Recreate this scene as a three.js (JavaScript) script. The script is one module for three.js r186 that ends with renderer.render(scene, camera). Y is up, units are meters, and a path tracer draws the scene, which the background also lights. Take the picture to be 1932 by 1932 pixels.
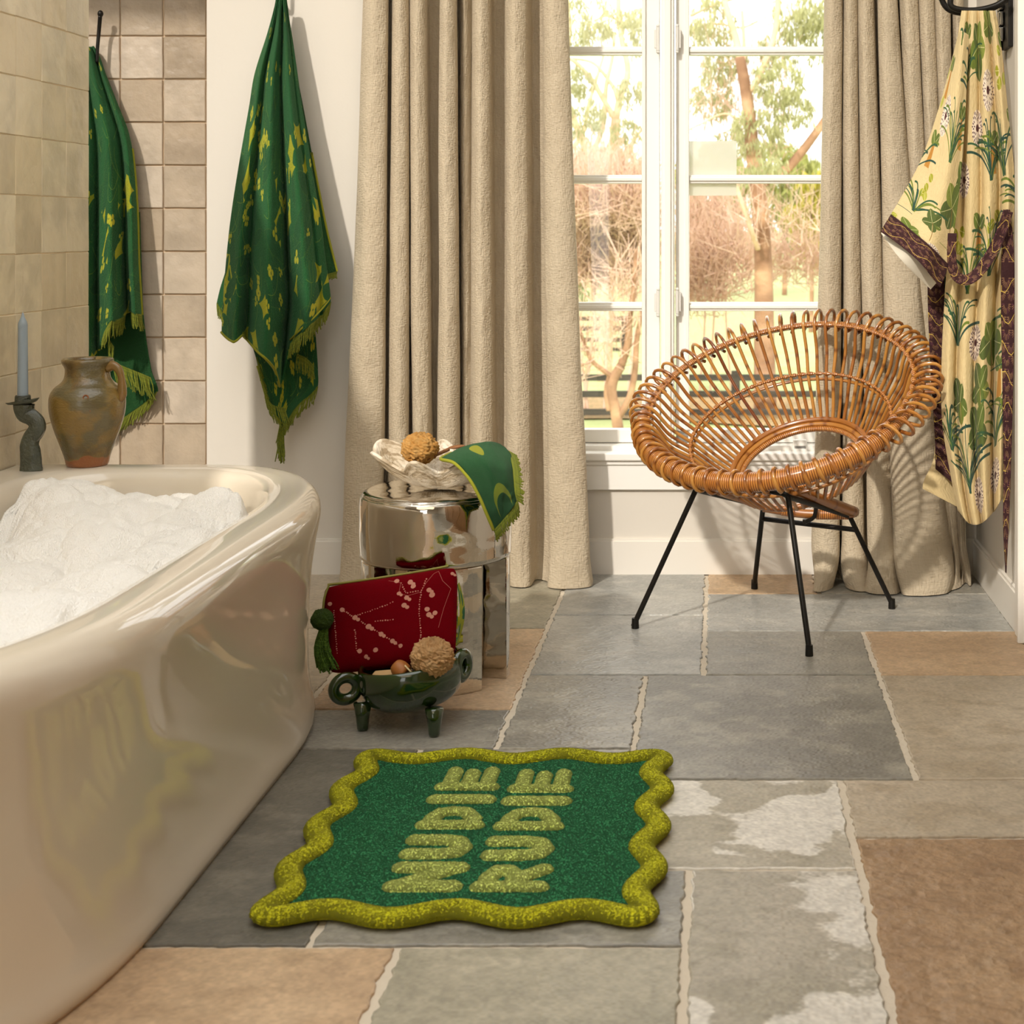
import * as THREE from 'three';
import { RectAreaLightUniformsLib } from 'three/addons/lights/RectAreaLightUniformsLib.js';
import { RoundedBoxGeometry } from 'three/addons/geometries/RoundedBoxGeometry.js';
import { mergeGeometries, mergeVertices } from 'three/addons/utils/BufferGeometryUtils.js';

// ------------------------------------------------------------ camera, sky, sun, fill light, exposure
const scene = new THREE.Scene();
const FOCAL = 2850, VX = 1355, VY = 430, EYE = 1.1, CAMZ = 4.808;          // in pixels of the 1932 frame, metres
const camera = new THREE.PerspectiveCamera(2 * Math.atan(966 / FOCAL) * 180 / Math.PI, 1, 0.05, 600);
camera.position.set(0, EYE, CAMZ);
camera.lookAt(0, EYE, 0);
camera.setViewOffset(1932, 1932, 966 - VX, 966 - VY, 1932, 1932);           // shift lens: the view is level
camera.focus = 3.9; camera.userData.fStop = 8;
const renderer = new THREE.WebGLRenderer({ antialias: true });
renderer.toneMapping = THREE.LinearToneMapping;
renderer.toneMappingExposure = 1.3;
renderer.shadowMap.enabled = true;
RectAreaLightUniformsLib.init();

scene.background = new THREE.Color().setRGB(2.0, 1.97, 1.9);               // bright overcast sky
const sun = new THREE.DirectionalLight(new THREE.Color().setRGB(1, 0.92, 0.82), 2.3);   // veiled sun behind the camera, through the added roof window
sun.position.set(-0.38 * 12, 0.75 * 12, 12); sun.target.position.set(0, 0, 0);
sun.castShadow = true; sun.shadow.radius = 4; sun.shadow.mapSize.set(2048, 2048);
Object.assign(sun.shadow.camera, { left: -6, right: 6, top: 6, bottom: -6, near: 1, far: 40 });
scene.add(sun, sun.target);
const ADDED_FILL = { at: [-1.1, 2.55, 5.6], to: [-0.35, 0.5, 0.8], w: 2.2, h: 1.5, power: 0.45, color: [1, 0.80, 0.55] };   // added fill light, no source of the room itself
const addedFill = new THREE.RectAreaLight(new THREE.Color().setRGB(...ADDED_FILL.color), ADDED_FILL.power, ADDED_FILL.w, ADDED_FILL.h);
addedFill.position.set(...ADDED_FILL.at); addedFill.lookAt(...ADDED_FILL.to);
scene.add(addedFill);

// ------------------------------------------------------------ helpers
const V = (x, y, z) => new THREE.Vector3(x, y, z);
const { lerp, clamp, smoothstep } = THREE.MathUtils;
const at = (px, py, d) => V((px - VX) * d / FOCAL, EYE - (py - VY) * d / FOCAL, CAMZ - d);   // a sighting at a known distance as a point of the room
function rng(seed) { let a = seed >>> 0; return () => { a = a + 0x6D2B79F5 | 0; let t = Math.imul(a ^ a >>> 15, 1 | a); t = t + Math.imul(t ^ t >>> 7, 61 | t) ^ t; return ((t ^ t >>> 14) >>> 0) / 4294967296; }; }
function hash(x, y, z) { let h = Math.imul(x, 374761393) + Math.imul(y, 668265263) + Math.imul(z, 1274126177) | 0; h = Math.imul(h ^ h >>> 13, 1274126177); return ((h ^ h >>> 16) >>> 0) / 4294967296; }
function noise(x, y, z = 0) {
  const xi = Math.floor(x), yi = Math.floor(y), zi = Math.floor(z), s = (t) => t * t * (3 - 2 * t), fx = s(x - xi), fy = s(y - yi), fz = s(z - zi);
  const l = (a, b, t) => a + (b - a) * t, c = (i, j, k) => hash(xi + i, yi + j, zi + k);
  const f = (k) => l(l(c(0, 0, k), c(1, 0, k), fx), l(c(0, 1, k), c(1, 1, k), fx), fy);
  return fz ? l(f(0), f(1), fz) : f(0);
}
function fbm(x, y, z = 0, o = 4) { let s = 0, a = 0.5, n = 0; for (let i = 0; i < o; i++) { s += a * noise(x, y, z); n += a; x = x * 2.03 + 7.1; y = y * 2.03 + 3.7; z *= 2.03; a *= 0.5; } return s / n; }
function interp(table, t) {                                                  // [[t, a, b ...], ...] linear
  if (t <= table[0][0]) return table[0].slice(1);
  for (let i = 1; i < table.length; i++) if (t <= table[i][0]) { const p = table[i - 1], q = table[i], k = (t - p[0]) / (q[0] - p[0] || 1); return p.slice(1).map((v, j) => v + (q[j + 1] - v) * k); }
  return table[table.length - 1].slice(1);
}
function smooth(table, t) {                                                  // the same, Catmull-Rom
  const n = table.length; if (t <= table[0][0]) return table[0].slice(1); if (t >= table[n - 1][0]) return table[n - 1].slice(1);
  let i = 1; while (t > table[i][0]) i++;
  const p = table[i - 1], q = table[i], o = table[Math.max(0, i - 2)], r = table[Math.min(n - 1, i + 1)], h = q[0] - p[0], k = (t - p[0]) / h;
  return p.slice(1).map((v, j) => { const w = q[j + 1], m0 = (w - o[j + 1]) / (q[0] - o[0]) * h, m1 = (r[j + 1] - v) / (r[0] - p[0]) * h, k2 = k * k, k3 = k2 * k; return (2 * k3 - 3 * k2 + 1) * v + (k3 - 2 * k2 + k) * m0 + (3 * k2 - 2 * k3) * w + (k3 - k2) * m1; });
}
function texture(w, h, fn, srgb = true, rep) {                              // fn(u, v) -> [r, g, b] in 0..255 or one grey
  const data = new Uint8Array(w * h * 4);
  for (let j = 0, o = 0; j < h; j++) for (let i = 0; i < w; i++, o += 4) { const c = fn(i / w, j / h); if (typeof c === 'number') data[o] = data[o + 1] = data[o + 2] = clamp(c, 0, 255); else for (let k = 0; k < 3; k++) data[o + k] = clamp(c[k], 0, 255); data[o + 3] = 255; }
  return finish(new THREE.DataTexture(data, w, h), srgb, rep);
}
function finish(t, srgb, rep) {
  t.wrapS = t.wrapT = THREE.MirroredRepeatWrapping; t.magFilter = THREE.LinearFilter; t.minFilter = THREE.LinearMipmapLinearFilter; t.generateMipmaps = true;
  if (srgb) t.colorSpace = THREE.SRGBColorSpace; if (rep) t.repeat.set(rep, rep); t.needsUpdate = true; return t;
}
function canvasTexture(w, h, draw, rep) { const c = document.createElement('canvas'); c.width = w; c.height = h; draw(c.getContext('2d'), w, h); return finish(new THREE.CanvasTexture(c), true, rep); }
const mat = (o) => { const p = o.clearcoat || o.sheen || o.transmission || o.ior || o.anisotropy; if (typeof o.color === 'string') o.color = new THREE.Color(o.color); return new (p ? THREE.MeshPhysicalMaterial : THREE.MeshStandardMaterial)({ side: THREE.DoubleSide, roughness: 0.7, ...o }); };
const mixc = (a, b, t) => [a[0] + (b[0] - a[0]) * t, a[1] + (b[1] - a[1]) * t, a[2] + (b[2] - a[2]) * t];
const used = new Map();
function numbered(name) { const n = used.get(name) ?? 0; used.set(name, n + 1); return n ? name + '_' + String(n).padStart(3, '0') : name; }
function tag(o, label, category, group, kind) { if (label) o.userData.label = label; if (category) o.userData.category = category; if (group) o.userData.group = group; if (kind) o.userData.kind = kind; return o; }
function thing(name, label, category, p = [0, 0, 0], group) { const o = new THREE.Group(); o.name = numbered(name); o.position.set(...(p.isVector3 ? p.toArray() : p)); scene.add(o); return tag(o, label, category, group); }
function obj(name, geo, m, parent = scene) {                                 // one mesh; geometry given in the room's coordinates is moved to its parent
  const g = Array.isArray(geo) ? mergeGeometries(geo.map((x) => { const y = x.index ? x.toNonIndexed() : x; for (const k of Object.keys(y.attributes)) if (!['position', 'normal', 'uv'].includes(k)) y.deleteAttribute(k); return y; })) : geo;
  const o = new THREE.Mesh(g, m); o.name = numbered(name); o.castShadow = o.receiveShadow = true; parent.add(o); return o;
}
function part(name, geo, m, parent) {                                        // as obj(), for geometry given in room coordinates under a thing that has a place of its own
  const o = obj(name, geo, m, parent), w = V(0, 0, 0); for (let p = parent; p && p !== scene; p = p.parent) w.add(p.position);
  o.geometry = o.geometry.clone().translate(-w.x, -w.y, -w.z); return o;
}
const struct = (name) => { const o = new THREE.Group(); o.name = name; o.userData.kind = 'structure'; scene.add(o); return o; };
function box(x0, x1, y0, y1, z0, z1, r = 0) { const g = r ? new RoundedBoxGeometry(x1 - x0, y1 - y0, z1 - z0, 2, r) : new THREE.BoxGeometry(x1 - x0, y1 - y0, z1 - z0); return metric(g.translate((x0 + x1) / 2, (y0 + y1) / 2, (z0 + z1) / 2)); }
function metric(g) {                                                         // uv in metres, by the way each face looks
  const p = g.attributes.position, n = g.attributes.normal, uv = new Float32Array(p.count * 2);
  for (let i = 0; i < p.count; i++) { const ax = Math.abs(n.getX(i)), ay = Math.abs(n.getY(i)), az = Math.abs(n.getZ(i)); const u = ax > ay && ax > az ? p.getZ(i) : p.getX(i), v = ay >= ax && ay >= az ? p.getZ(i) : p.getY(i); uv[i * 2] = u; uv[i * 2 + 1] = v; }
  return g.setAttribute('uv', new THREE.BufferAttribute(uv, 2));
}
// nu x nv grid of points f(u, v) -> [x, y, z, (u, v)]
function grid(nu, nv, f, closeU = false) {
  const pos = [], uv = [], idx = [];
  for (let j = 0; j <= nv; j++) for (let i = 0; i <= nu; i++) { const u = i / nu, v = j / nv, p = f(closeU && i === nu ? 0 : u, v); pos.push(p[0], p[1], p[2]); uv.push(p[3] ?? u, p[4] ?? v); }
  for (let j = 0; j < nv; j++) for (let i = 0; i < nu; i++) { const a = j * (nu + 1) + i, b = a + 1, c = a + nu + 1, d = c + 1; idx.push(a, c, b, b, c, d); }
  const g = new THREE.BufferGeometry().setAttribute('position', new THREE.Float32BufferAttribute(pos, 3)).setAttribute('uv', new THREE.Float32BufferAttribute(uv, 2)); g.setIndex(idx); g.computeVertexNormals();
  if (closeU) { const n = g.attributes.normal; for (let j = 0; j <= nv; j++) { const a = j * (nu + 1), b = a + nu, m = V(n.getX(a) + n.getX(b), n.getY(a) + n.getY(b), n.getZ(a) + n.getZ(b)).normalize(); n.setXYZ(a, m.x, m.y, m.z); n.setXYZ(b, m.x, m.y, m.z); } }
  return g;
}
// cloth: the grid with a thickness and closed borders
function cloth(nu, nv, f, t) {
  const g = grid(nu, nv, f), p = g.attributes.position, n = g.attributes.normal, uv = g.attributes.uv, N = p.count, pos = [...p.array], u2 = [...uv.array, ...uv.array], idx = [...g.index.array];
  for (let i = 0; i < N; i++) pos.push(p.getX(i) - n.getX(i) * t, p.getY(i) - n.getY(i) * t, p.getZ(i) - n.getZ(i) * t);
  for (let k = 0; k < g.index.count; k += 3) idx.push(g.index.getX(k) + N, g.index.getX(k + 2) + N, g.index.getX(k + 1) + N);
  const ring = []; for (let i = 0; i <= nu; i++) ring.push(i); for (let j = 1; j <= nv; j++) ring.push(j * (nu + 1) + nu); for (let i = nu - 1; i >= 0; i--) ring.push(nv * (nu + 1) + i); for (let j = nv - 1; j >= 0; j--) ring.push(j * (nu + 1));
  const o = new THREE.BufferGeometry().setAttribute('position', new THREE.Float32BufferAttribute(pos, 3)).setAttribute('uv', new THREE.Float32BufferAttribute(u2, 2));
  for (let k = 0; k < ring.length - 1; k++) { const a = ring[k], b = ring[k + 1]; idx.push(a, b, a + N, b, b + N, a + N); }
  o.setIndex(idx); o.computeVertexNormals(); return o;
}
// a tube along points with radius r(t) (number or function), round ends
function sweep(pts, r, sides = 8, seg = pts.length * 4, closed = false, flat = 1) {
  const c = pts.length === 2 ? new THREE.LineCurve3(pts[0], pts[1]) : new THREE.CatmullRomCurve3(pts, closed, 'centripetal'), R = typeof r === 'function' ? r : () => r, fr = c.computeFrenetFrames(seg, closed), pos = [], uv = [], idx = [], L = c.getLength();
  for (let i = 0; i <= seg; i++) { const t = i / seg, q = c.getPointAt(t), n = fr.normals[i], b = fr.binormals[i]; for (let k = 0; k <= sides; k++) { const a = k / sides * Math.PI * 2, rr = R(t, a), x = Math.cos(a) * rr, y = Math.sin(a) * rr * flat; pos.push(q.x + n.x * x + b.x * y, q.y + n.y * x + b.y * y, q.z + n.z * x + b.z * y); uv.push(t * L, k / sides * 6.283 * R(0.5, 0)); } }
  for (let i = 0; i < seg; i++) for (let k = 0; k < sides; k++) { const a = i * (sides + 1) + k, b = a + sides + 1; idx.push(a, a + 1, b, b, a + 1, b + 1); }
  if (!closed) for (const [i, s] of [[0, 0], [seg, 1]]) { const q = c.getPointAt(s), at0 = pos.length / 3; pos.push(q.x, q.y, q.z); uv.push(s * L, 0); for (let k = 0; k < sides; k++) { const a = i * (sides + 1) + k; if (s) idx.push(at0, a, a + 1); else idx.push(at0, a + 1, a); } }
  const g = new THREE.BufferGeometry().setAttribute('position', new THREE.Float32BufferAttribute(pos, 3)).setAttribute('uv', new THREE.Float32BufferAttribute(uv, 2)); g.setIndex(idx); g.computeVertexNormals(); return g;
}
const lathe = (profile, n = 48) => new THREE.LatheGeometry(profile.map(([x, y]) => new THREE.Vector2(Math.max(x, 0.0001), y)), n);
function curveProfile(table, n = 60) { const c = new THREE.CatmullRomCurve3(table.map(([x, y]) => V(x, y, 0)), false, 'centripetal'); return c.getSpacedPoints(n).map((p) => [p.x, p.y]); }
// ------------------------------------------------------------ the room
const WALL_Z = 0, LEFT_X = -1.715, RIGHT_X = 0.822, CEIL = 2.9, REAR = 8.2, FARLEFT = -4.4;
const plasterBump = texture(512, 512, (u, v) => 128 + 60 * (fbm(u * 40, v * 40, 1, 4) - 0.5) + 30 * (noise(u * 200, v * 200) - 0.5), false);
const M = {
  plaster: mat({ color: '#dcd6cb', roughness: 0.85, bumpMap: plasterBump, bumpScale: 0.0006 }),
  white: mat({ color: '#e9e4da', roughness: 0.5 }),
  windowWhite: mat({ color: '#f6f4ee', roughness: 0.4 }),
  hinge: mat({ color: '#e2e0da', roughness: 0.35 }),
  ceiling: mat({ color: '#e6dfd2', roughness: 0.9 }),
  black: mat({ color: '#17140f', roughness: 0.45, metalness: 0.4 }),
  glass: mat({ color: '#ffffff', transmission: 1, thickness: 0, roughness: 0.02, ior: 1.45 }),
};
function wall(name, geos, m = M.plaster) { const s = struct(name); obj(name + '_face', geos, m, s); return s; }
// window wall: from the niche to the right wall, with the window opening
const WIN = { x0: -0.815, x1: 0.485, y0: 0.385, y1: 2.14 };
wall('wall_back', [box(-1.628, WIN.x0, 0, CEIL, -0.3, 0), box(WIN.x1, RIGHT_X + 0.2, 0, CEIL, -0.3, 0), box(WIN.x0, WIN.x1, 0, WIN.y0, -0.3, 0), box(WIN.x0, WIN.x1, WIN.y1, CEIL, -0.3, 0)]);
wall('wall_right', [box(RIGHT_X, RIGHT_X + 0.2, 0, CEIL, 0, REAR)]);
// behind the camera: the wall, with an added glazed door letting in fill light
wall('wall_rear', [box(FARLEFT, -2.4, 0, CEIL, REAR, REAR + 0.2), box(-0.9, RIGHT_X + 0.2, 0, CEIL, REAR, REAR + 0.2), box(-2.4, -0.9, 2.3, CEIL, REAR, REAR + 0.2)]);
wall('wall_far_left', [box(FARLEFT - 0.2, FARLEFT, 0, CEIL, -0.5, REAR)]);
// ceiling, opened for the added roof window
const ROOF = { x0: -3.5, x1: 0.45, z0: 1.15, z1: 4.75 };
wall('ceiling', [box(FARLEFT - 0.2, RIGHT_X + 0.2, CEIL, CEIL + 0.15, -0.5, ROOF.z0), box(FARLEFT - 0.2, RIGHT_X + 0.2, CEIL, CEIL + 0.15, ROOF.z1, REAR + 0.2), box(FARLEFT - 0.2, ROOF.x0, CEIL, CEIL + 0.15, ROOF.z0, ROOF.z1), box(ROOF.x1, RIGHT_X + 0.2, CEIL, CEIL + 0.15, ROOF.z0, ROOF.z1)], M.ceiling);
// baseboards
{ const s = struct('baseboard_back'); for (const [a, b] of [[-1.628, RIGHT_X]]) obj('baseboard_board', [box(a, b, 0, 0.104, 0, 0.014), box(a, b, 0.104, 0.112, 0, 0.009)], M.white, s); }
{ const s = struct('baseboard_right'); obj('baseboard_board', [box(RIGHT_X - 0.014, RIGHT_X, 0, 0.104, 0.014, 0.72), box(RIGHT_X - 0.009, RIGHT_X, 0.104, 0.112, 0.014, 0.72)], M.white, s); }
// door casing on the right wall beside the hooks
{ const s = struct('trim_1'); obj('casing_board', [box(RIGHT_X - 0.02, RIGHT_X, 0, 2.2, 0.72, 0.80, 0.004), box(RIGHT_X - 0.03, RIGHT_X, 0, 2.2, 0.80, 0.815, 0.004)], M.white, s); obj('casing_board', [box(RIGHT_X - 0.012, RIGHT_X, 0, 2.2, 0.815, 1.6)], M.white, s); }

// ---- glazed tiles: three tones, uneven faces, each tile a piece of its wall
const TILE = 0.1455;
const glazeBump = texture(512, 512, (u, v) => 255 * fbm(u * 9, v * 9, 3, 4), false, 3);
function glazeTone(c, seed) { const b = c.map((x) => x * 0.86), h = c.map((x) => Math.min(255, x * 1.07)); return texture(256, 256, (u, v) => { const n = fbm(u * 5 + seed, v * 5, seed, 5), s = fbm(u * 30, v * 8 + seed, seed, 3); return mixc(mixc(b, h, smoothstep(n, 0.3, 0.7)), c, 0.35 + 0.4 * s); }, true, 2.2); }
const tileMats = (tones, rough) => tones.map((c, i) => mat({ map: glazeTone(c, i * 11 + 3), roughness: rough, bumpMap: glazeBump, bumpScale: 0.004, clearcoat: 0.35, clearcoatRoughness: 0.12 }));
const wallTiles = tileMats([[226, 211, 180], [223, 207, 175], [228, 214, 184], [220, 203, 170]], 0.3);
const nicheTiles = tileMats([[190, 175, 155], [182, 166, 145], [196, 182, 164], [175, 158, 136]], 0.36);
const groutMat = mat({ color: '#d8bfa0', roughness: 0.95 });
function tileShape(w, h, r, seed) {                                          // hand-made: edges wander a little
  const q = rng(seed), s = new THREE.Shape(), pts = [];
  const edge = (ax, ay, bx, by, n) => { for (let i = 0; i < n; i++) { const t = i / n, k = i ? (q() - 0.5) * 0.0016 : 0; const dx = bx - ax, dy = by - ay, l = Math.hypot(dx, dy); pts.push([ax + dx * t - dy / l * k, ay + dy * t + dx / l * k]); } };
  const j = () => (q() - 0.5) * 0.0016; const A = [-w / 2 + j(), -h / 2 + j()], B = [w / 2 + j(), -h / 2 + j()], C = [w / 2 + j(), h / 2 + j()], D = [-w / 2 + j(), h / 2 + j()];
  edge(...A, ...B, 3); edge(...B, ...C, 3); edge(...C, ...D, 3); edge(...D, ...A, 3);
  pts.forEach(([x, y], i) => i ? s.lineTo(x, y) : s.moveTo(x, y)); s.closePath();
  return new THREE.ExtrudeGeometry(s, { depth: r, bevelEnabled: true, bevelThickness: 0.0022, bevelSize: 0.0018, bevelSegments: 1, steps: 1 });
}
const tileSet = (gap, deep) => Array.from({ length: 7 }, (_, i) => { const g = tileShape(TILE - gap, TILE - gap, deep, 50 + i), uv = g.attributes.uv; for (let k = 0; k < uv.count; k++) uv.setXY(k, uv.getX(k) + i * 0.37, uv.getY(k) + i * 0.61); return g; });
const nicheSet = tileSet(0.0085, 0.004), sideSet = tileSet(0.0048, 0.0036);
function tileField(parent, tileGeos, mats, cols, rows, place, seed, turn) {
  const q = rng(seed);
  for (let r = 0; r < rows; r++) for (let c = 0; c < cols; c++) {
    const o = obj('tile', tileGeos[Math.floor(q() * 7)], mats[Math.floor(q() * 4)], parent); o.position.set(...place(c, r)); o.rotation.y = turn; o.rotation.order = 'YXZ'; o.rotation.x = (q() - 0.5) * 0.014; o.rotation.z = 0; o.rotateY((q() - 0.5) * 0.014); if (q() > 0.5) o.rotateZ(Math.PI);
  }
}
// recessed tiled niche behind the bath, and the tiled side wall of the bath
{ const s = struct('wall_niche'); obj('wall_niche_face', [box(FARLEFT, -1.628, 0, CEIL, -0.5, -0.30)], groutMat, s);
  const x0 = at(389, 0, 5.1).x, y0 = at(0, 68, 5.1).y;                          // right edge of the last column, a joint
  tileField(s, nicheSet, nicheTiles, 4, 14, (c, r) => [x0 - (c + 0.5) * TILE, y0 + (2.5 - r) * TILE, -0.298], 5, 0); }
{ const s = struct('wall_left'); const x1 = LEFT_X - 0.0030; obj('wall_left_face', [box(x1 - 0.03, x1, 0, 1.8, 0.69, 2.56)], mat({ color: '#e6d3b2', roughness: 0.9 }), s);
  const y0 = at(168, 72, 4.118).y; tileField(s, sideSet, wallTiles, 13, 10, (c, r) => [LEFT_X - 0.0062, y0 + (0.5 - r) * TILE - 0, 0.69 + (c + 0.5) * TILE * 0.985], 8, Math.PI / 2); 
  obj('wall_cap', [box(x1 - 0.03, LEFT_X, 1.8, 1.812, 0.69, 2.56, 0.003)], groutMat, s); }

// ---- window: frame, two casements with three glazing bars each, hinges, sill and apron
{ const w = struct('window_1'), Z = -0.09, WM = M.windowWhite;
  obj('window_frame', [box(WIN.x0, WIN.x0 + 0.012, WIN.y0, WIN.y1, -0.2, -0.03), box(WIN.x1 - 0.012, WIN.x1, WIN.y0, WIN.y1, -0.2, -0.03), box(WIN.x0, WIN.x1, WIN.y1 - 0.03, WIN.y1, -0.2, -0.03), box(WIN.x0, WIN.x1, 0.385, 0.402, -0.2, -0.03)], WM, w);
  obj('mullion', [box(-0.183, -0.143, 0.402, 2.11, -0.16, -0.045, 0.003), box(-0.172, -0.152, 0.402, 2.11, -0.05, -0.036, 0.003)], WM, w);
  obj('window_sill', [box(WIN.x0 - 0.06, WIN.x1 + 0.06, 0.362, 0.387, -0.1, 0.03, 0.005)], WM, w);
  obj('window_apron', [box(WIN.x0 - 0.04, WIN.x1 + 0.04, 0.268, 0.362, 0, 0.014, 0.003), box(WIN.x0 - 0.04, WIN.x1 + 0.04, 0.348, 0.362, 0, 0.02, 0.003)], WM, w);
  for (const [a, b, sa, sb] of [[-0.8, -0.19, -0.747, -0.247], [-0.137, 0.47, -0.094, 0.42]]) {
    const s = new THREE.Group(); s.name = numbered('casement'); w.add(s);
    const f = (z0, z1, x0, x1, y0, y1) => box(x0, x1, y0, y1, z0, z1, 0.003);
    obj('casement_frame', [f(Z - 0.045, Z, a, sa, 0.404, 2.108), f(Z - 0.045, Z, sb, b, 0.404, 2.108), f(Z - 0.045, Z, a, b, 0.404, 0.446), f(Z - 0.045, Z, a, b, 2.07, 2.108), f(Z, Z + 0.012, sa - 0.012, sa, 0.446, 2.07), f(Z, Z + 0.012, sb, sb + 0.012, 0.446, 2.07)], WM, s);
    const ys = [0.446, 0.844, 1.258, 1.675, 2.07];
    for (let i = 0; i < 4; i++) { if (i) obj('glazing_bar', [f(Z - 0.04, Z - 0.006, sa, sb, ys[i] - 0.014, ys[i] + 0.014), f(Z - 0.04, Z, sa, sb, ys[i] - 0.006, ys[i] + 0.006)], WM, s); obj('pane', box(sa - 0.004, sb + 0.004, ys[i], ys[i + 1], Z - 0.027, Z - 0.023), M.glass, s); }
  }
  const reflectionMat = mat({ color: '#eceae2', transmission: 0.75, thickness: 0, roughness: 0.7 });
  obj('painted_reflection', [box(-0.094, 0.06, 1.272, 1.383, Z - 0.0225, Z - 0.0218), box(-0.094, 0.06, 1.205, 1.244, Z - 0.0225, Z - 0.0218)], reflectionMat, w);  // pale translucent patches that paint a reflection onto the panes
  for (const y of [0.86, 1.71]) for (const sgn of [-1, 1]) { const x = -0.163 + sgn * 0.031;
    obj('hinge', [new THREE.CylinderGeometry(0.006, 0.006, 0.075, 12).translate(x, y, -0.066), new THREE.SphereGeometry(0.006, 10, 8).translate(x, y + 0.042, -0.066), new THREE.SphereGeometry(0.006, 10, 8).translate(x, y - 0.042, -0.066), box(sgn > 0 ? x : x - 0.012, sgn > 0 ? x + 0.012 : x, y - 0.03, y + 0.03, -0.078, -0.066, 0.002)], M.hinge, w); }
  obj('casement_stay', [box(0.24, 0.285, 0.389, 0.42, -0.06, -0.03, 0.004)], WM, w);
}
// added unseen timber cabinet on the right wall, darkening what the bath mirrors
{ const t = thing('added_cupboard', 'tall tan timber cabinet added unseen to darken the bath and its reflections', 'added_cupboard', [RIGHT_X - 0.1, 0, 2.6]), wm = mat({ map: texture(256, 256, (u, v) => mixc([128, 94, 58], [156, 118, 78], fbm(u * 22, v * 3, 5, 4)), true, 1), roughness: 0.55 }); part('carcass', box(RIGHT_X - 0.16, RIGHT_X - 0.002, 0.0, 2.2, 1.99, 4.54, 0.004), wm, t); for (let i = 0; i < 4; i++) { const d = part('door', box(RIGHT_X - 0.18, RIGHT_X - 0.161, 0.08, 2.17, 2.01 + i * 0.63, 2.62 + i * 0.63, 0.004), wm, t); const k = new THREE.Mesh(new THREE.SphereGeometry(0.016, 16, 12), M.black); k.name = 'knob'; k.position.set(RIGHT_X - 0.196 - t.position.x, 1.05, 2.08 + i * 0.63 + (i % 2 ? 0 : 0.48) - t.position.z); k.castShadow = true; d.add(k); } }
// added roof window and garden door, unseen, letting in sun and fill light
{ const w = struct('added_window_2'); obj('window_frame', [box(ROOF.x0, ROOF.x1, CEIL + 0.02, CEIL + 0.1, ROOF.z0, ROOF.z0 + 0.05), box(ROOF.x0, ROOF.x1, CEIL + 0.02, CEIL + 0.1, ROOF.z1 - 0.05, ROOF.z1)], M.windowWhite, w); obj('pane', box(ROOF.x0, ROOF.x1, CEIL + 0.06, CEIL + 0.064, ROOF.z0, ROOF.z1), M.glass, w); }
{ const w = struct('door_1'); const g = []; for (const x of [-2.4, -1.68, -0.96]) g.push(box(x, x + 0.06, 0, 2.3, REAR + 0.05, REAR + 0.11)); g.push(box(-2.4, -0.9, 0, 0.1, REAR + 0.05, REAR + 0.11), box(-2.4, -0.9, 2.22, 2.3, REAR + 0.05, REAR + 0.11)); obj('added_door_frame', g, M.windowWhite, w); obj('pane', box(-2.4, -0.9, 0.1, 2.22, REAR + 0.078, REAR + 0.082), M.glass, w); }
// added glowing panel, unseen behind the camera, to brighten the room
{ const t = thing('added_fill_panel', 'large glowing fill panel added unseen behind the camera', 'added_lamp', ADDED_FILL.at); t.lookAt(...ADDED_FILL.to);
  const e = obj('added_glow_face', new THREE.PlaneGeometry(ADDED_FILL.w, ADDED_FILL.h).translate(0, 0, -0.012), mat({ color: '#ffffff', emissive: new THREE.Color().setRGB(...ADDED_FILL.color), emissiveIntensity: 0.8 }), t); e.castShadow = false;
  obj('housing', box(-ADDED_FILL.w / 2 - 0.02, ADDED_FILL.w / 2 + 0.02, -ADDED_FILL.h / 2 - 0.02, ADDED_FILL.h / 2 + 0.02, -0.12, -0.03, 0.02), M.black, t); }

// ---- stone floor
const stoneBump = texture(1024, 1024, (u, v) => 128 + 150 * (fbm(u * 14, v * 14, 2, 6) - 0.5) + 40 * (noise(u * 160, v * 160) - 0.5), false, 1.1);
const roughBump = texture(1024, 1024, (u, v) => { const a = fbm(u * 46, v * 46, 5, 4), b = Math.abs(fbm(u * 22, v * 22, 9, 4) - 0.5) * 2; return 255 * (0.55 * a + 0.45 * (1 - b)); }, false, 1.1);
function stone(tones, seed, blotch) {
  return texture(1024, 1024, (u, v) => {
    const wx = fbm(u * 14, v * 14, seed + 1, 3) - 0.5, wy = fbm(u * 14 + 5, v * 14, seed + 3, 3) - 0.5, a = fbm(u * 8 + seed + wx * 0.8, v * 8 + wy * 0.8, seed, 4), b = fbm(u * 24, v * 36 + seed, seed + 2, 4), c = noise(u * 300, v * 300, seed), c2 = noise(u * 120, v * 120, seed + 9);
    let k = mixc(tones[0], tones[1], smoothstep(a, 0.3, 0.7)); k = mixc(k, tones[2], 0.6 * smoothstep(b, 0.5, 0.74));
    if (blotch) { const d = fbm(u * 10 + 9 + wx * 1.2, v * 12 + seed + wy * 1.2, seed + 5, 3); k = mixc(k, tones[3], 0.85 * smoothstep(d * blotch + 0.16 * (b - 0.5) + 0.03 * (c - 0.5), 0.5, 0.56)); }
    const f = 0.9 + 0.11 * c + 0.09 * c2; return k.map((x) => x * f);
  }, true, 0.55);
}
const stoneMat = (tones, seed, rough, bump = 0.006, bl = false, bm = stoneBump) => mat({ map: stone(tones, seed, bl), roughness: rough, bumpMap: bm, bumpScale: bump });
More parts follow.
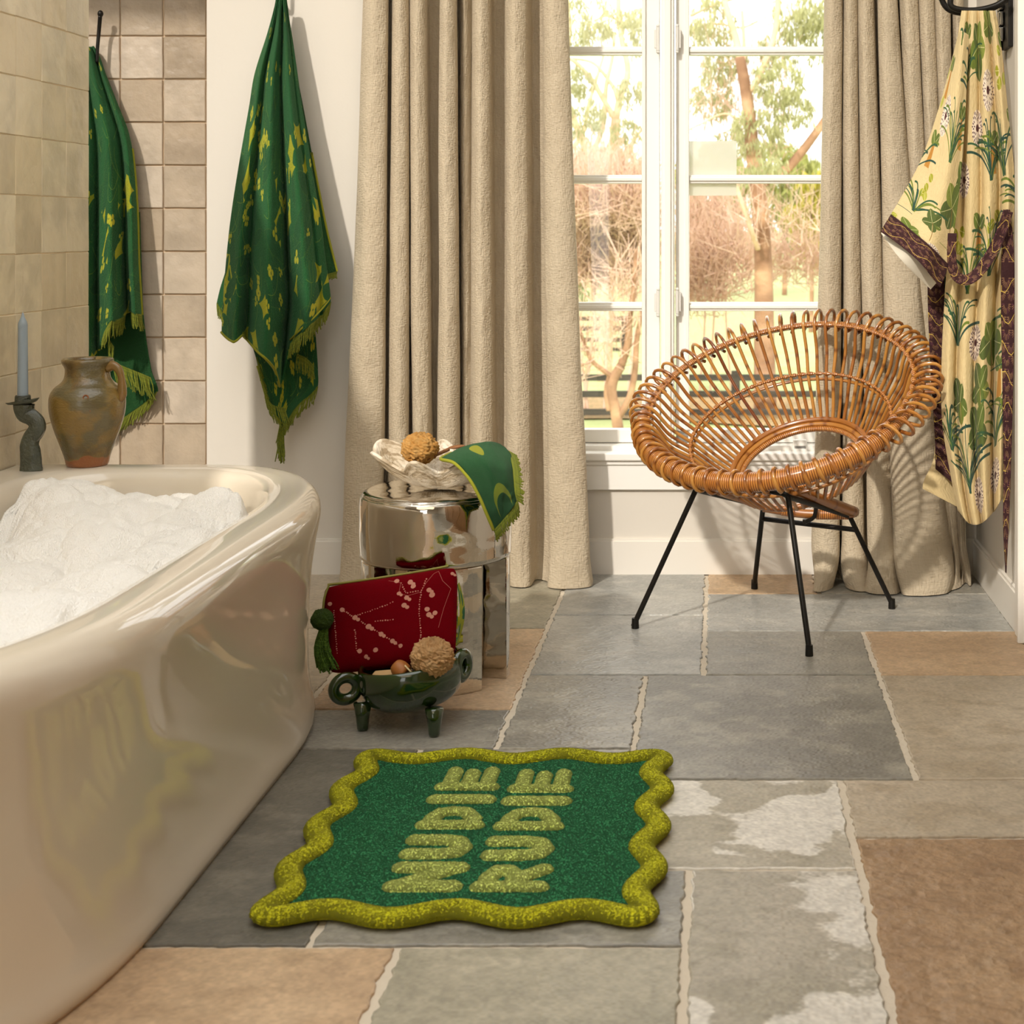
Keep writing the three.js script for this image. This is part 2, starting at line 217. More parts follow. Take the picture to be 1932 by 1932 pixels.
const ST = {
  grey: stoneMat([[128, 125, 116], [150, 146, 135], [166, 161, 147]], 1, 0.36),
  blue: stoneMat([[154, 154, 149], [170, 169, 162], [184, 181, 172]], 2, 0.32),
  green: stoneMat([[152, 147, 128], [170, 163, 143], [184, 176, 155]], 3, 0.44),
  dark: stoneMat([[104, 101, 92], [122, 118, 107], [136, 131, 119]], 4, 0.48),
  tan: stoneMat([[188, 160, 128], [200, 173, 140], [176, 149, 118]], 5, 0.48),
  buff: stoneMat([[174, 160, 138], [188, 174, 152], [162, 146, 122]], 6, 0.48),
  blotch: stoneMat([[158, 151, 133], [172, 164, 147], [146, 139, 120], [222, 217, 206]], 7, 0.46, 0.006, 1),
  pale: stoneMat([[166, 158, 138], [176, 168, 150], [152, 144, 124], [226, 221, 210]], 9, 0.46, 0.006, 1.16),
  brown: stoneMat([[158, 128, 96], [172, 143, 110], [144, 114, 84]], 8, 0.5, 0.012, false, roughBump),
};
function flagGeo(x0, x1, z0, z1, seed) {                                     // a flagstone with broken edges, its top at y = 0
  const g = 0.0055, q = rng(seed), s = new THREE.Shape(), pts = []; x0 += g; x1 -= g; z0 += g * 0.7; z1 -= g * 0.7;
  const edge = (ax, ay, bx, by, amp) => { const l = Math.hypot(bx - ax, by - ay), n = Math.max(4, Math.round(l / 0.011)), nx = -(by - ay) / l, ny = (bx - ax) / l; for (let i = 0; i < n; i++) { const t = i / n, k = (noise(seed * 3.1 + t * l * 45, ay * 7 + ax * 3) - 0.35) * amp + (q() - 0.4) * amp * 0.7; const e = Math.min(1, t * l / 0.02, (1 - t) * l / 0.02); pts.push([ax + (bx - ax) * t + nx * k * e, ay + (by - ay) * t + ny * k * e]); } };
  edge(x0, -z1, x1, -z1, 0.004); edge(x1, -z1, x1, -z0, 0.0065); edge(x1, -z0, x0, -z0, 0.004); edge(x0, -z0, x0, -z1, 0.0065);
  pts.forEach(([x, y], i) => i ? s.lineTo(x, y) : s.moveTo(x, y)); s.closePath();
  const e = new THREE.ExtrudeGeometry(s, { depth: 0.014, bevelEnabled: true, bevelThickness: 0.0035, bevelSize: 0.003, bevelOffset: -0.003, bevelSegments: 2, steps: 1 }), uv = e.attributes.uv, ox = q() * Math.max(0, 1.8 - x1 + x0) - x0, oy = q() * Math.max(0, 1.8 - z1 + z0) + z1;   // inside one period of the stone texture
  for (let k = 0; k < uv.count; k++) uv.setXY(k, uv.getX(k) + ox, uv.getY(k) + oy);
  return e.rotateX(-Math.PI / 2).translate(0, -0.0175, 0);
}
{ const f = struct('floor'); obj('grout_bed', box(FARLEFT, RIGHT_X + 0.1, -0.2, -0.0045, -0.5, REAR), mat({ color: '#d3c7b3', roughness: 0.95, bumpMap: roughBump, bumpScale: 0.004 }), f);
  const flags = [                                                            // x0, x1, z0, z1, stone
    [-0.036, 0.305, 0, 0.265, 'tan'], [0.305, 0.82, 0, 0.265, 'grey'], [-0.036, 0.82, 0.265, 0.683, 'blue'], [-0.47, -0.036, 0, 0.514, 'blue'], [-0.47, -0.036, 0.514, 1.089, 'blue'],
    [-0.036, 0.395, 0.683, 1.089, 'grey'], [0.395, 0.82, 0.683, 1.089, 'tan'], [-0.95, -0.47, 0, 0.656, 'green'], [-1.62, -0.95, 0, 0.656, 'buff'], [-0.95, -0.47, 0.656, 1.355, 'tan'], [-1.7, -0.95, 0.656, 1.355, 'buff'],
    [-1.7, -0.95, 1.355, 1.616, 'dark'], [-0.95, -0.47, 1.355, 1.616, 'grey'], [-0.47, -0.179, 1.089, 1.616, 'grey'], [-0.179, 0.395, 1.089, 1.794, 'grey'], [0.395, 0.82, 1.089, 1.794, 'buff'],
    [-1.7, -0.628, 1.616, 2.494, 'dark'], [-0.628, -0.179, 1.616, 2.217, 'grey'], [-0.179, 0.243, 1.794, 2.217, 'pale'], [-0.179, -0.179 + 0.001, 1.7, 1.701, 'grey'], [0.243, 0.82, 1.794, 2.082, 'buff'], [0.243, 0.82, 2.082, 2.98, 'brown'], [-0.628, -0.05, 2.217, 2.494, 'grey'],
    [-0.05, 0.243, 2.217, 3.0, 'blotch'], [-0.49, -0.05, 2.494, 3.1, 'green'], [-1.3, -0.49, 2.494, 3.1, 'tan'], [-1.7, -1.3, 2.494, 3.1, 'grey'],
  ].filter((a) => a[1] - a[0] > 0.01);
  flags.forEach(([x0, x1, z0, z1, k], i) => obj('stone_flag', flagGeo(x0, Math.min(x1, 0.815), z0, z1, 100 + i * 7), ST[k], f));
  const kinds = ['grey', 'tan', 'green', 'blue', 'buff']; let i = 0;                // the rest of the room behind the camera and to the left
  for (let z = 3.1; z < REAR; z += 0.68) for (let x = FARLEFT; x < 0.8; x += 0.58) { obj('stone_flag', box(x + 0.005, Math.min(x + 0.575, 0.815), -0.018, 0, z + 0.005, Math.min(z + 0.675, REAR), 0.003), ST[kinds[(i++ * 7 + Math.floor(z * 3)) % 5]], f); }
  for (let z = -0.3; z < 3.1; z += 0.68) for (let x = FARLEFT; x < -1.71; x += 0.58) obj('stone_flag', box(x + 0.005, Math.min(x + 0.575, -1.705), -0.018, 0, z + 0.005, Math.min(z + 0.675, 3.095), 0.003), ST[kinds[(i++ * 3) % 5]], f);
}
// ------------------------------------------------------------ bathtub: back to the wall on the left, rounded ends on the right
const TUB = { x0: -1.712, x1: -0.862, zb: CAMZ - 3.74, zf: CAMZ - 1.76, h: 0.52, ax: 0.39, az: 0.64 };
function tubLoop(n, { x0, x1, z0, z1, ax, az, al }) {                          // plan loop from the back left corner, clockwise seen from above; z0 back, z1 front; equal angular steps per corner keep loops matched
  const pts = [], e = 2.25, arc = (cx, cz, rx, rz, a0, a1, k) => { for (let i = 0; i < k; i++) { const a = a0 + (a1 - a0) * i / k, c = Math.cos(a), s = Math.sin(a), pc = Math.sign(c) * Math.pow(Math.abs(c), 2 / e), ps = Math.sign(s) * Math.pow(Math.abs(s), 2 / e); pts.push([cx + rx * pc, cz + rz * ps]); } };
  const line = (ax0, az0, bx, bz, k) => { for (let i = 0; i < k; i++) pts.push([ax0 + (bx - ax0) * i / k, az0 + (bz - az0) * i / k]); };
  const q = n / 8, H = Math.PI / 2;
  line(x0 + al, z0, x1 - ax, z0, q); arc(x1 - ax, z0 + az, ax, az, -H, 0, q); line(x1, z0 + az, x1, z1 - az, q); arc(x1 - ax, z1 - az, ax, az, 0, H, q);
  line(x1 - ax, z1, x0 + al, z1, q); arc(x0 + al, z1 - al, al, al, H, 2 * H, q); line(x0, z1 - al, x0, z0 + al, q); arc(x0 + al, z0 + al, al, al, 2 * H, 3 * H, q);
  return pts;
}
function loft(loops) { const nu = loops[0].length; return grid(nu, loops.length - 1, (u, v) => { const l = loops[Math.round(v * (loops.length - 1))], p = l[Math.round(u * nu) % nu]; return [p[0], p[2], p[1]]; }, true); }
const glazeWaves = texture(256, 256, (u, v) => 255 * fbm(u * 3, v * 3, 4, 2), false, 0.7);
const enamel = mat({ color: '#ddd2bf', roughness: 0.035, ior: 1.75 });
const inner = (o) => ({ x0: -1.60 + o, x1: -0.972 - o, z0: TUB.zb + 0.115 + o, z1: TUB.zf - 0.115 - o, ax: 0.33, az: 0.56, al: 0.17 });
{ const outer = (o) => ({ x0: TUB.x0, x1: TUB.x1 + o, z0: TUB.zb - o, z1: TUB.zf + o, ax: TUB.ax + o, az: TUB.az + o, al: 0.012 });
  const N = 192, L = [], add = (o, y) => L.push(tubLoop(N, o).map(([x, z]) => [x, z, y]));
  const OUT = curveProfile([[-0.024, 0.0], [-0.012, 0.008], [-0.012, 0.03], [-0.02, 0.07], [-0.025, 0.14], [-0.024, 0.24], [-0.018, 0.34], [-0.008, 0.41], [0, 0.455], [0.001, 0.475], [-0.005, 0.497], [-0.017, 0.512], [-0.034, 0.52], [-0.055, 0.5205]], 46);
  for (const [o, y] of OUT) add(outer(o), y);
  const mixl = (t, y) => { const a = tubLoop(N, outer(-0.055)), b = tubLoop(N, inner(-0.03)); L.push(a.map((p, i) => [lerp(p[0], b[i][0], t), lerp(p[1], b[i][1], t), y])); };
  mixl(0.5, 0.5205);
  for (const [o, y] of curveProfile([[-0.03, 0.52], [-0.016, 0.518], [-0.006, 0.512], [-0.001, 0.50], [0.004, 0.48], [0.012, 0.42], [0.03, 0.28], [0.06, 0.16], [0.12, 0.10], [0.2, 0.085]], 26)) add(inner(o), y);
  L.push(L[L.length - 1].map(([x, z]) => [-1.28, 2.06, 0.085]));
  const t = thing('bathtub', 'large glossy cream bathtub with rounded rolled rim against the tiled wall', 'bathtub', [-1.28, 0, 2.06]);
  part('tub_body', loft(L), enamel, t);
  const seal = tubLoop(N, outer(-0.021)).map(([x, z]) => V(x, 0.0015, z)); part('sealant_bead', sweep(seal.filter((p) => p.x > -1.69), 0.0042, 6, 240), groutMat, t);
}
// ---- foam lying in the bath
{ const lumps = [[-1.50, 1.42, 0.13, 0.115], [-1.42, 1.53, 0.09, 0.07], [-1.33, 1.40, 0.10, 0.08], [-1.23, 1.39, 0.09, 0.075], [-1.14, 1.41, 0.075, 0.095], [-1.06, 1.44, 0.08, 0.08], [-1.0, 1.40, 0.07, 0.105], [-1.12, 1.62, 0.15, 0.06], [-1.28, 1.66, 0.14, 0.05], [-1.55, 1.33, 0.07, 0.05], [-1.5, 1.9, 0.18, 0.035], [-1.3, 2.0, 0.16, 0.035], [-1.12, 2.1, 0.14, 0.045], [-1.07, 2.31, 0.09, 0.075], [-1.16, 2.33, 0.09, 0.06], [-1.3, 2.36, 0.12, 0.065], [-1.45, 2.3, 0.12, 0.05], [-1.05, 1.85, 0.12, 0.04], [-1.2, 2.6, 0.2, 0.06], [-1.4, 2.7, 0.2, 0.06]];
  const bump = (x, z, f, sd) => { const X = x * f, Z = z * f, xi = Math.floor(X), zi = Math.floor(Z); let m = 0; for (let a = -1; a < 2; a++) for (let b = -1; b < 2; b++) { const cx = xi + a + hash(xi + a, zi + b, sd), cz = zi + b + hash(zi + b, xi + a, sd + 7), r = 0.55 + 0.5 * hash(xi + a, zi + b, sd + 3), d = ((X - cx) ** 2 + (Z - cz) ** 2) / (r * r); if (d < 1) m = Math.max(m, Math.sqrt(1 - d) * r); } return m; };   // heaped round lumps
  const top = (x, z) => { let h = 0; for (const [lx, lz, r, k] of lumps) { const d2 = ((x - lx) ** 2 + (z - lz) ** 2) / (r * r); if (d2 < 3) h = Math.max(h, k * Math.pow(Math.max(0, 1 - d2 / 3), 1.3) * 1.1); } const wx = x + 0.03 * (noise(x * 12, z * 12) - 0.5), wz = z + 0.03 * (noise(x * 12 + 4, z * 12) - 0.5); return 0.352 + 0.85 * h + 0.050 * bump(wx, wz, 6, 2) + 0.036 * bump(wx, wz, 12, 5) + 0.014 * bump(wx, wz, 29, 8) + 0.006 * (fbm(x * 70, z * 70, 5, 2) - 0.5); };
  const loopAt = (y) => inner(Math.max(0.004, 0.004 + (0.5 - y) * 0.12));
  const NR = 190, NT = 400, ring = tubLoop(NT, loopAt(0.43)), cx = -1.29, cz = 2.06;
  const g = grid(NT, NR, (u, v) => { const p = ring[Math.round(u * NT) % NT], k = Math.pow(v, 0.8), x = cx + (p[0] - cx) * k, z = cz + (p[1] - cz) * k, e = Math.min(1, (1 - v) * 9); return [x, lerp(0.385, top(x, z), 0.35 + 0.65 * smoothstep(e, 0, 1)), z, x, z]; }, true);
  const bub = texture(512, 512, (u, v) => { let m = 1; for (let i = 0; i < 2; i++) { const s = 70 * (i + 1), x = u * s, y = v * s, xi = Math.floor(x), yi = Math.floor(y); for (let a = -1; a < 2; a++) for (let b = -1; b < 2; b++) { const d = Math.hypot(xi + a + hash(xi + a, yi + b, i) - x, yi + b + hash(yi + b, xi + a, i + 5) - y); m = Math.min(m, d * (1 + 0.4 * i)); } } return 255 * (1 - m); }, false, 4);
  const o = tag(obj('bath_foam', g, mat({ color: '#f6f3ec', roughness: 0.6, bumpMap: bub, bumpScale: 0.0022 })), 'white mounds of bubble bath foam filling the cream tub', 'foam', null, 'stuff');
}
// ---- glazed jug on the corner of the bath
const tubTop = 0.521;
{ const p = at(165, 878, 3.69), R = 3.69 / FOCAL, t = thing('jug', 'old olive-green glazed earthenware jug with one handle and bare terracotta foot', 'jug', [p.x, tubTop, p.z]);
  const prof = [[0, 0.002], [36, 0], [37.5, 2], [40, 14], [48, 38], [58, 66], [66, 96], [68, 118], [66, 134], [58, 147], [47, 156], [41.5, 164], [39.5, 176], [40, 184], [43.5, 190], [46, 195], [46, 199], [43.5, 201.5], [40, 201], [37, 196], [35.5, 184], [36, 166], [42, 156], [58, 140], [61, 118], [54, 80], [40, 30], [30, 12], [0, 10]];
  const c = curveProfile(prof, 110).map(([x, y]) => [x * R, y * R]), g = lathe(c, 72), uv = g.attributes.uv, pos = g.attributes.position;
  for (let i = 0; i < uv.count; i++) { const a = Math.atan2(pos.getX(i), pos.getZ(i)); uv.setXY(i, a / (2 * Math.PI) + 0.5, pos.getY(i) / (202 * R)); }
  const olive = [128, 102, 46], deep = [96, 74, 34], grey = [96, 88, 58], terra = [150, 94, 46], pale = [150, 128, 72];
  const map = texture(1024, 1024, (u, v) => { const a = Math.cos((u - 0.5) * 6.283), n = fbm(u * 7, v * 7, 2, 5), m = fbm(u * 14, v * 10, 8, 5), s = noise(u * 180, v * 180), w = 0.085 + 0.05 * fbm(u * 6, 0, 3, 3) + 0.03 * (fbm(u * 24, v * 24, 6, 3) - 0.5) - 0.045 * smoothstep(Math.abs(u - 0.55), 0.0, 0.08);
    let c = mixc(olive, deep, smoothstep(n, 0.4, 0.65)); c = mixc(c, pale, 0.5 * smoothstep(m, 0.5, 0.7)); c = mixc(c, grey, 0.85 * smoothstep(n * 0.5 + m * 0.5 + 0.22 * Math.exp(-(((u - 0.62) / 0.1) ** 2)) * smoothstep(v, 0.2, 0.35) + 0.16 * Math.exp(-(((v - 0.22) / 0.09) ** 2)), 0.5, 0.68)); if (s > 0.93) c = mixc(c, deep, 0.7);
    return v < w ? mixc(terra, [140, 78, 36], m) : mixc(terra, c, smoothstep(v, w, w + 0.012)); }, true);
  const jm = mat({ map, roughness: 0.34, bumpMap: texture(256, 256, (u, v) => 255 * (0.6 * fbm(u * 8, v * 30, 4, 4) + 0.4 * noise(u * 60, v * 60)), false, 2), bumpScale: 0.0016, clearcoat: 0.6, clearcoatRoughness: 0.15 });
  obj('jug_body', g, jm, t);
  const hc = [[38, 183], [50, 188], [60, 183], [66.5, 170], [69, 150], [68, 132], [63, 126]], dir = V(Math.cos(0.12), 0, Math.sin(0.12));
  const h = sweep(hc.map(([x, y]) => V(dir.x * x * R, y * R, dir.z * x * R)), (s, a) => (4.2 + 2 * Math.abs(Math.sin(s * 3.14 + 1.57))) * R * (1 + 0.5 * Math.abs(Math.sin(a))), 12, 40); obj('handle', h, mat({ map: texture(128, 128, (u, v) => mixc([138, 98, 46], [116, 92, 40], fbm(u * 6, v * 6, 1, 4)), true, 8), roughness: 0.4, clearcoat: 0.5 }), t);
  for (const [s, y, rot] of [[0.35, 134, 0], [0.4, 108, 1]]) { const q = new THREE.TorusGeometry(4.2 * R, 1.3 * R, 6, 16, rot ? 2.2 : 6.2).rotateY(s + 0.0).translate(Math.sin(s) * (rot ? 66.5 : 65.5) * R, y * R, Math.cos(s) * (rot ? 66.5 : 65.5) * R); obj('scroll_mark', q, mat({ color: '#8a4f22', roughness: 0.5 }), t); }
}
// ---- candlestick and candle
{ const d = 3.61, R = d / FOCAL, p = at(60, 888, d), t = thing('candlestick', 'dark green wavy ceramic candlestick with a scalloped drip pan', 'candlestick', [p.x, tubTop, p.z]);
  const L = (px, py) => [(px - 60) * R, (887 - py) * R], C = [[60, 887, 21, 13], [59, 868, 19, 12], [57, 852, 18.5, 12], [55, 840, 18, 12], [59, 826, 17, 11], [67, 815, 15.5, 10], [71, 806, 15, 10], [69, 796, 15, 10], [60, 787, 15, 10], [49, 781, 15, 10], [46, 773, 15.5, 11], [45, 767, 17, 14], [45, 763, 18, 16]];
  const pts = C.map(([x, y]) => V(...L(x, y), 0)), cur = new THREE.CatmullRomCurve3(pts, false, 'centripetal');
  const NS = 64, g = grid(40, NS, (u, v) => { const q = cur.getPointAt(v), tg = cur.getTangentAt(v), nx = tg.y, ny = -tg.x, [w, dp] = interp(C.map((c, i) => [i / (C.length - 1), c[2], c[3]]), v); const a = u * 6.2832, e = 1 + 0.05 * Math.sin(a * 5 + v * 9) + 0.03 * (noise(u * 9, v * 14) - 0.5); const x = Math.cos(a), z = Math.sin(a), sx = Math.sign(x) * Math.pow(Math.abs(x), 0.75) * w * R * e, sz = Math.sign(z) * Math.pow(Math.abs(z), 0.75) * dp * R * e; return [q.x + nx * sx, q.y + ny * sx, sz]; }, true);
  const cg = mat({ map: texture(256, 256, (u, v) => mixc([52, 56, 44], [82, 86, 68], fbm(u * 5, v * 22, 2, 5)), true), roughness: 0.42, clearcoat: 0.5, clearcoatRoughness: 0.25, bumpMap: glazeBump, bumpScale: 0.004 });
  obj('wavy_stem', g, cg, t); { const e = lathe([[0, 0], [20 * R, 0], [20.5 * R, 0.002], [0, 0.003]], 24); e.scale(1, 1, 0.62); obj('foot', e, cg, t); }
  const pan = grid(48, 12, (u, v) => { const a = u * 6.2832, r = (v < 0.5 ? v * 2 : 2 - v * 2) * 30 * R * (1 + 0.06 * Math.sin(a * 5 + 1)), lift = (r / (30 * R)) ** 2 * (0.006 + 0.006 * Math.cos(a - 0.2)) ; return [Math.cos(a) * r + L(43, 0)[0], L(0, 762)[1] + lift + (v < 0.5 ? -0.0022 : 0.0022), Math.sin(a) * r * 0.8]; }, true); obj('drip_pan', pan, cg, t);
  const cup = lathe([[12 * R, 0], [14.5 * R, 0], [14 * R, 14 * R], [13 * R, 16.5 * R], [10.5 * R, 16.5 * R], [10.5 * R, 4 * R]], 24).translate(L(43, 0)[0], L(0, 762)[1], 0); obj('candle_cup', cup, cg, t);
  const cb = at(43, 757, d), c = thing('candle', 'slim unlit grey-blue dinner candle with pointed tip standing in the green candlestick', 'candle', [p.x + L(43, 0)[0], tubTop + L(0, 757)[1], p.z]);
  obj('candle_body', lathe(curveProfile([[0, 0], [9.4, 0], [9.6, 2], [9.2, 60], [8.6, 130], [8.2, 147], [6, 153], [3, 160], [1.4, 167], [0, 168]], 60).map(([x, y]) => [x * R, y * R]), 28), mat({ color: '#8d9aa2', roughness: 0.5, clearcoat: 0.2 }), c);
  obj('wick', sweep([V(0, 165 * R, 0), V(0.0005, 171 * R, 0)], 0.0008, 6, 3), mat({ color: '#d9d4c8', roughness: 0.9 }), c);
}
// ------------------------------------------------------------ curtains
const linen = texture(512, 512, (u, v) => 255 * (0.5 * noise(u * 250, v * 16, 1) + 0.5 * noise(u * 16, v * 250, 4)), false, 2.2);
const crumple = texture(512, 512, (u, v) => 255 * (0.8 * fbm(u * 9, v * 6, 3, 5) + 0.10 * noise(u * 250, v * 60, 1) + 0.10 * noise(u * 60, v * 250, 4)), false, 1.6);
const linenMat = mat({ map: texture(512, 512, (u, v) => { const t = 0.5 * noise(u * 256, v * 30, 1) + 0.5 * noise(u * 30, v * 256, 4), n = fbm(u * 4, v * 4, 7, 3); return mixc([182, 167, 142], [206, 192, 167], 0.5 * t + 0.5 * n); }, true, 2.2), roughness: 0.95, bumpMap: crumple, bumpScale: 0.012, sheen: 0.2, sheenColor: new THREE.Color(0.9, 0.85, 0.75), sheenRoughness: 0.8, transmission: 0.0 });
// a pleated panel: control points (x, z) of its plan at the top and at the hem, with the hem's height
function curtain(name, label, ctrl, yTop, seed, group, pool = 0) {
  const n = ctrl.length, top = new THREE.CatmullRomCurve3(ctrl.map((c) => V(c[0], 0, c[1])), false, 'centripetal'), bot = new THREE.CatmullRomCurve3(ctrl.map((c) => V(c[2], 0, c[3])), false, 'centripetal'), hem = ctrl.map((c, i) => [i / (n - 1), c[4] ?? 0.004]);
  const g = cloth(n * 16, 130, (u, v) => { const a = top.getPoint(u), b = bot.getPoint(u), s = Math.pow(v, 1.5), k = v < 0.93 ? 0 : (v - 0.93) / 0.07, yb = smooth(hem, u)[0];
    const w = 0.010 * (fbm(u * n * 0.8, v * 5, seed, 3) - 0.5) * (0.3 + v), w2 = 0.012 * (fbm(u * n * 0.8 + 9, v * 4, seed + 4, 3) - 0.5) * (0.3 + v);
    const x = lerp(a.x, b.x, s) + w + (0.006 + pool) * Math.sin(v * 40 + u * 30) * k * k, z = lerp(a.z, b.z, s) + w2 + (0.02 + 3 * pool) * k * k * (0.5 + 0.5 * Math.sin(u * n * 0.9 + 1)), y = lerp(yTop, yb, v) + 0.0;
    return [x, y, Math.max(0.022, z), u * n * 0.07, y]; }, 0.0016);
  const t = thing(name, label, 'curtain', [ctrl[0][0], 0, 0.1]); t.userData.group = group; part('curtain_panel', g, linenMat, t); return t;
}
{ const X = (px, z) => (px - VX) * (CAMZ - z) / FOCAL, T = [], ridge = (l, r, zf, zb, lb, rb, zfb, zbb, under = 5) => T.push([X(l - under * 0.2, zb), zb, X(lb - under * 0.2, zbb), zbb], [X(l + 1, zf - 0.03), zf - 0.03, X(lb + 1, zfb - 0.03), zfb - 0.03], [X((l * 0.6 + r * 0.4), zf), zf, X(lb * 0.6 + rb * 0.4, zfb), zfb], [X(r, zf - 0.025), zf - 0.025, X(rb, zfb - 0.025), zfb - 0.025], [X(r + under, zb), zb, X(rb + under, zbb), zbb]);
  // left / right px of each fold at the top and at the hem, front and back depth
  ridge(692, 731, 0.17, 0.04, 642, 716, 0.2, 0.06); ridge(742, 769, 0.16, 0.04, 728, 768, 0.18, 0.05); ridge(773, 801, 0.17, 0.035, 780, 812, 0.16, 0.05, 9); ridge(831, 857, 0.18, 0.04, 822, 866, 0.17, 0.06);
  ridge(866, 887, 0.10, 0.05, 872, 888, 0.11, 0.05); ridge(893, 921, 0.18, 0.04, 890, 930, 0.16, 0.06, 11); ridge(954, 990, 0.18, 0.05, 956, 1000, 0.2, 0.08, 14); ridge(1022, 1064, 0.17, 0.08, 1040, 1112, 0.215, 0.11, 3);
  curtain('curtain', 'beige linen curtain hanging left of the window, wide and gathered in tall folds', T, 2.35, 3, null);
  const R = T.splice(0); const rr = (...a) => ridge(...a);
  rr(1560, 1588, 0.16, 0.05, 1530, 1580, 0.22, 0.08, 2); rr(1591, 1615, 0.15, 0.05, 1590, 1630, 0.2, 0.09, 1); rr(1617, 1641, 0.15, 0.04, 1640, 1690, 0.27, 0.1, 4); rr(1652, 1677, 0.17, 0.035, 1690, 1790, 0.3, 0.12, 6);
  rr(1690, 1722, 0.14, 0.04, 1760, 1800, 0.2, 0.1, 1); rr(1726, 1755, 0.14, 0.04, 1795, 1815, 0.17, 0.1, 1); rr(1757, 1786, 0.14, 0.035, 1812, 1824, 0.17, 0.09, 3); rr(1793, 1815, 0.1, 0.04, 1822, 1832, 0.15, 0.05, 2);
  curtain('curtain', 'beige linen curtain right of the window, its hem pooling on the stone behind the chair', T.map((c) => [Math.min(c[0], 0.79), c[1], Math.min(c[2], 0.77), c[3]]), 2.35, 8, null, 0.012); }

// ------------------------------------------------------------ green terry towels: print with leaves, berries and fine twigs
const towelPrint = canvasTexture(1024, 1024, (c, W, H) => {
  const q = rng(21); c.fillStyle = '#1d5a2c'; c.fillRect(0, 0, W, H);
  for (let i = 0; i < 5000; i++) { c.fillStyle = q() > 0.5 ? 'rgba(20,70,34,.35)' : 'rgba(44,110,60,.25)'; c.fillRect(q() * W, q() * H, 2 + q() * 6, 1.5); }
  const lime = '#a9a81f';
  for (let i = 0; i < 34; i++) {                                             // pointed holly-like shapes with concave sides
    const x = q() * W, y = H * (0.3 + 0.7 * q()), s = 34 + q() * 46, a = q() * 6.28; c.save(); c.translate(x, y); c.rotate(a); c.fillStyle = lime; c.beginPath(); c.moveTo(-s, 0); c.quadraticCurveTo(-s * 0.2, -s * 0.1, 0, -s * 0.75); c.quadraticCurveTo(s * 0.15, -s * 0.15, s * 1.1, -s * 0.3); c.quadraticCurveTo(s * 0.3, s * 0.2, s * 0.2, s * 0.6); c.quadraticCurveTo(-s * 0.2, s * 0.15, -s, 0); c.fill(); c.restore(); }
  for (let i = 0; i < 60; i++) { const x = q() * W, y = H * (0.25 + 0.75 * q()), s = 40 + q() * 60, a = q() * 6.28; c.save(); c.translate(x, y); c.rotate(a); c.fillStyle = '#1a5228'; c.beginPath(); c.moveTo(-s, 0); c.quadraticCurveTo(0, -s * 0.7, s, 0); c.quadraticCurveTo(0, s * 0.7, -s, 0); c.fill(); c.strokeStyle = 'rgba(150,155,40,.5)'; c.setLineDash([4, 5]); c.lineWidth = 2; c.stroke(); c.restore(); }
  c.setLineDash([]);
  for (let i = 0; i < 60; i++) { const x = q() * W, y = q() * H; c.strokeStyle = 'rgba(140,155,50,.65)'; c.lineWidth = 2.2; c.beginPath(); c.moveTo(x, y); c.bezierCurveTo(x + 60 * (q() - 0.5), y + 50, x + 120 * (q() - 0.5), y + 90, x + 200 * (q() - 0.5), y + 160 * q()); c.stroke(); }
  for (let i = 0; i < 60; i++) { const x = q() * W, y = q() * H, n = 3 + Math.floor(q() * 2), r0 = 7 + q() * 5, a0 = q() * 6.28; for (let k = 0; k < n; k++) { const a = a0 + k * 6.28 / n; c.fillStyle = '#b5b22c'; c.beginPath(); c.arc(x + Math.cos(a) * r0 * 1.15, y + Math.sin(a) * r0 * 1.15, r0 * (0.75 + 0.25 * q()), 0, 6.3); c.fill(); } }
}, 1);
const terryBump = texture(512, 512, (u, v) => 255 * (0.55 * noise(u * 200, v * 200, 2) + 0.45 * fbm(u * 40, v * 90, 4, 3)), false, 3);
const terry = mat({ map: towelPrint, roughness: 1, bumpMap: terryBump, bumpScale: 0.004, sheen: 0.35, sheenColor: new THREE.Color(0.25, 0.5, 0.25), sheenRoughness: 0.6 });
const terryBack = mat({ color: '#1b4d22', roughness: 1, bumpMap: terryBump, bumpScale: 0.004 });
const limeCloth = mat({ color: '#8f9022', roughness: 0.95 });
const fringeMat = mat({ map: texture(64, 64, (u, v) => mixc([84, 96, 22], [132, 136, 40], noise(u * 20, v * 20)), true, 30), roughness: 0.95 });
// strands along an edge (points with an outward hanging direction), joined into one part
function fringe(edge, len, n, seed, parent, sway = V(0, 0, 0)) {
  const q = rng(seed), c = new THREE.CatmullRomCurve3(edge, false, 'centripetal'), gs = [];
  for (let i = 0; i < n; i++) { const t = (i + 0.5) / n, p = c.getPointAt(t), L = len * (0.85 + 0.3 * q()), j = () => (q() - 0.5) * L * 0.22, dir = sway.clone().multiplyScalar(L); gs.push(sweep([p, p.clone().add(V(j() * 0.5, -L * 0.5, j() * 0.4 + 0.002)).addScaledVector(dir, 0.5), p.clone().add(V(j(), -L, j() * 0.6)).add(dir)], (s) => 0.0021 * (1 - 0.25 * s), 5, 5)); }
  return tag(part('fringe', gs, fringeMat, parent), null, null, null, 'stuff');
}
function hem(pts, r, parent) { return part('hem', sweep(pts, r, 6, pts.length * 5), limeCloth, parent); }
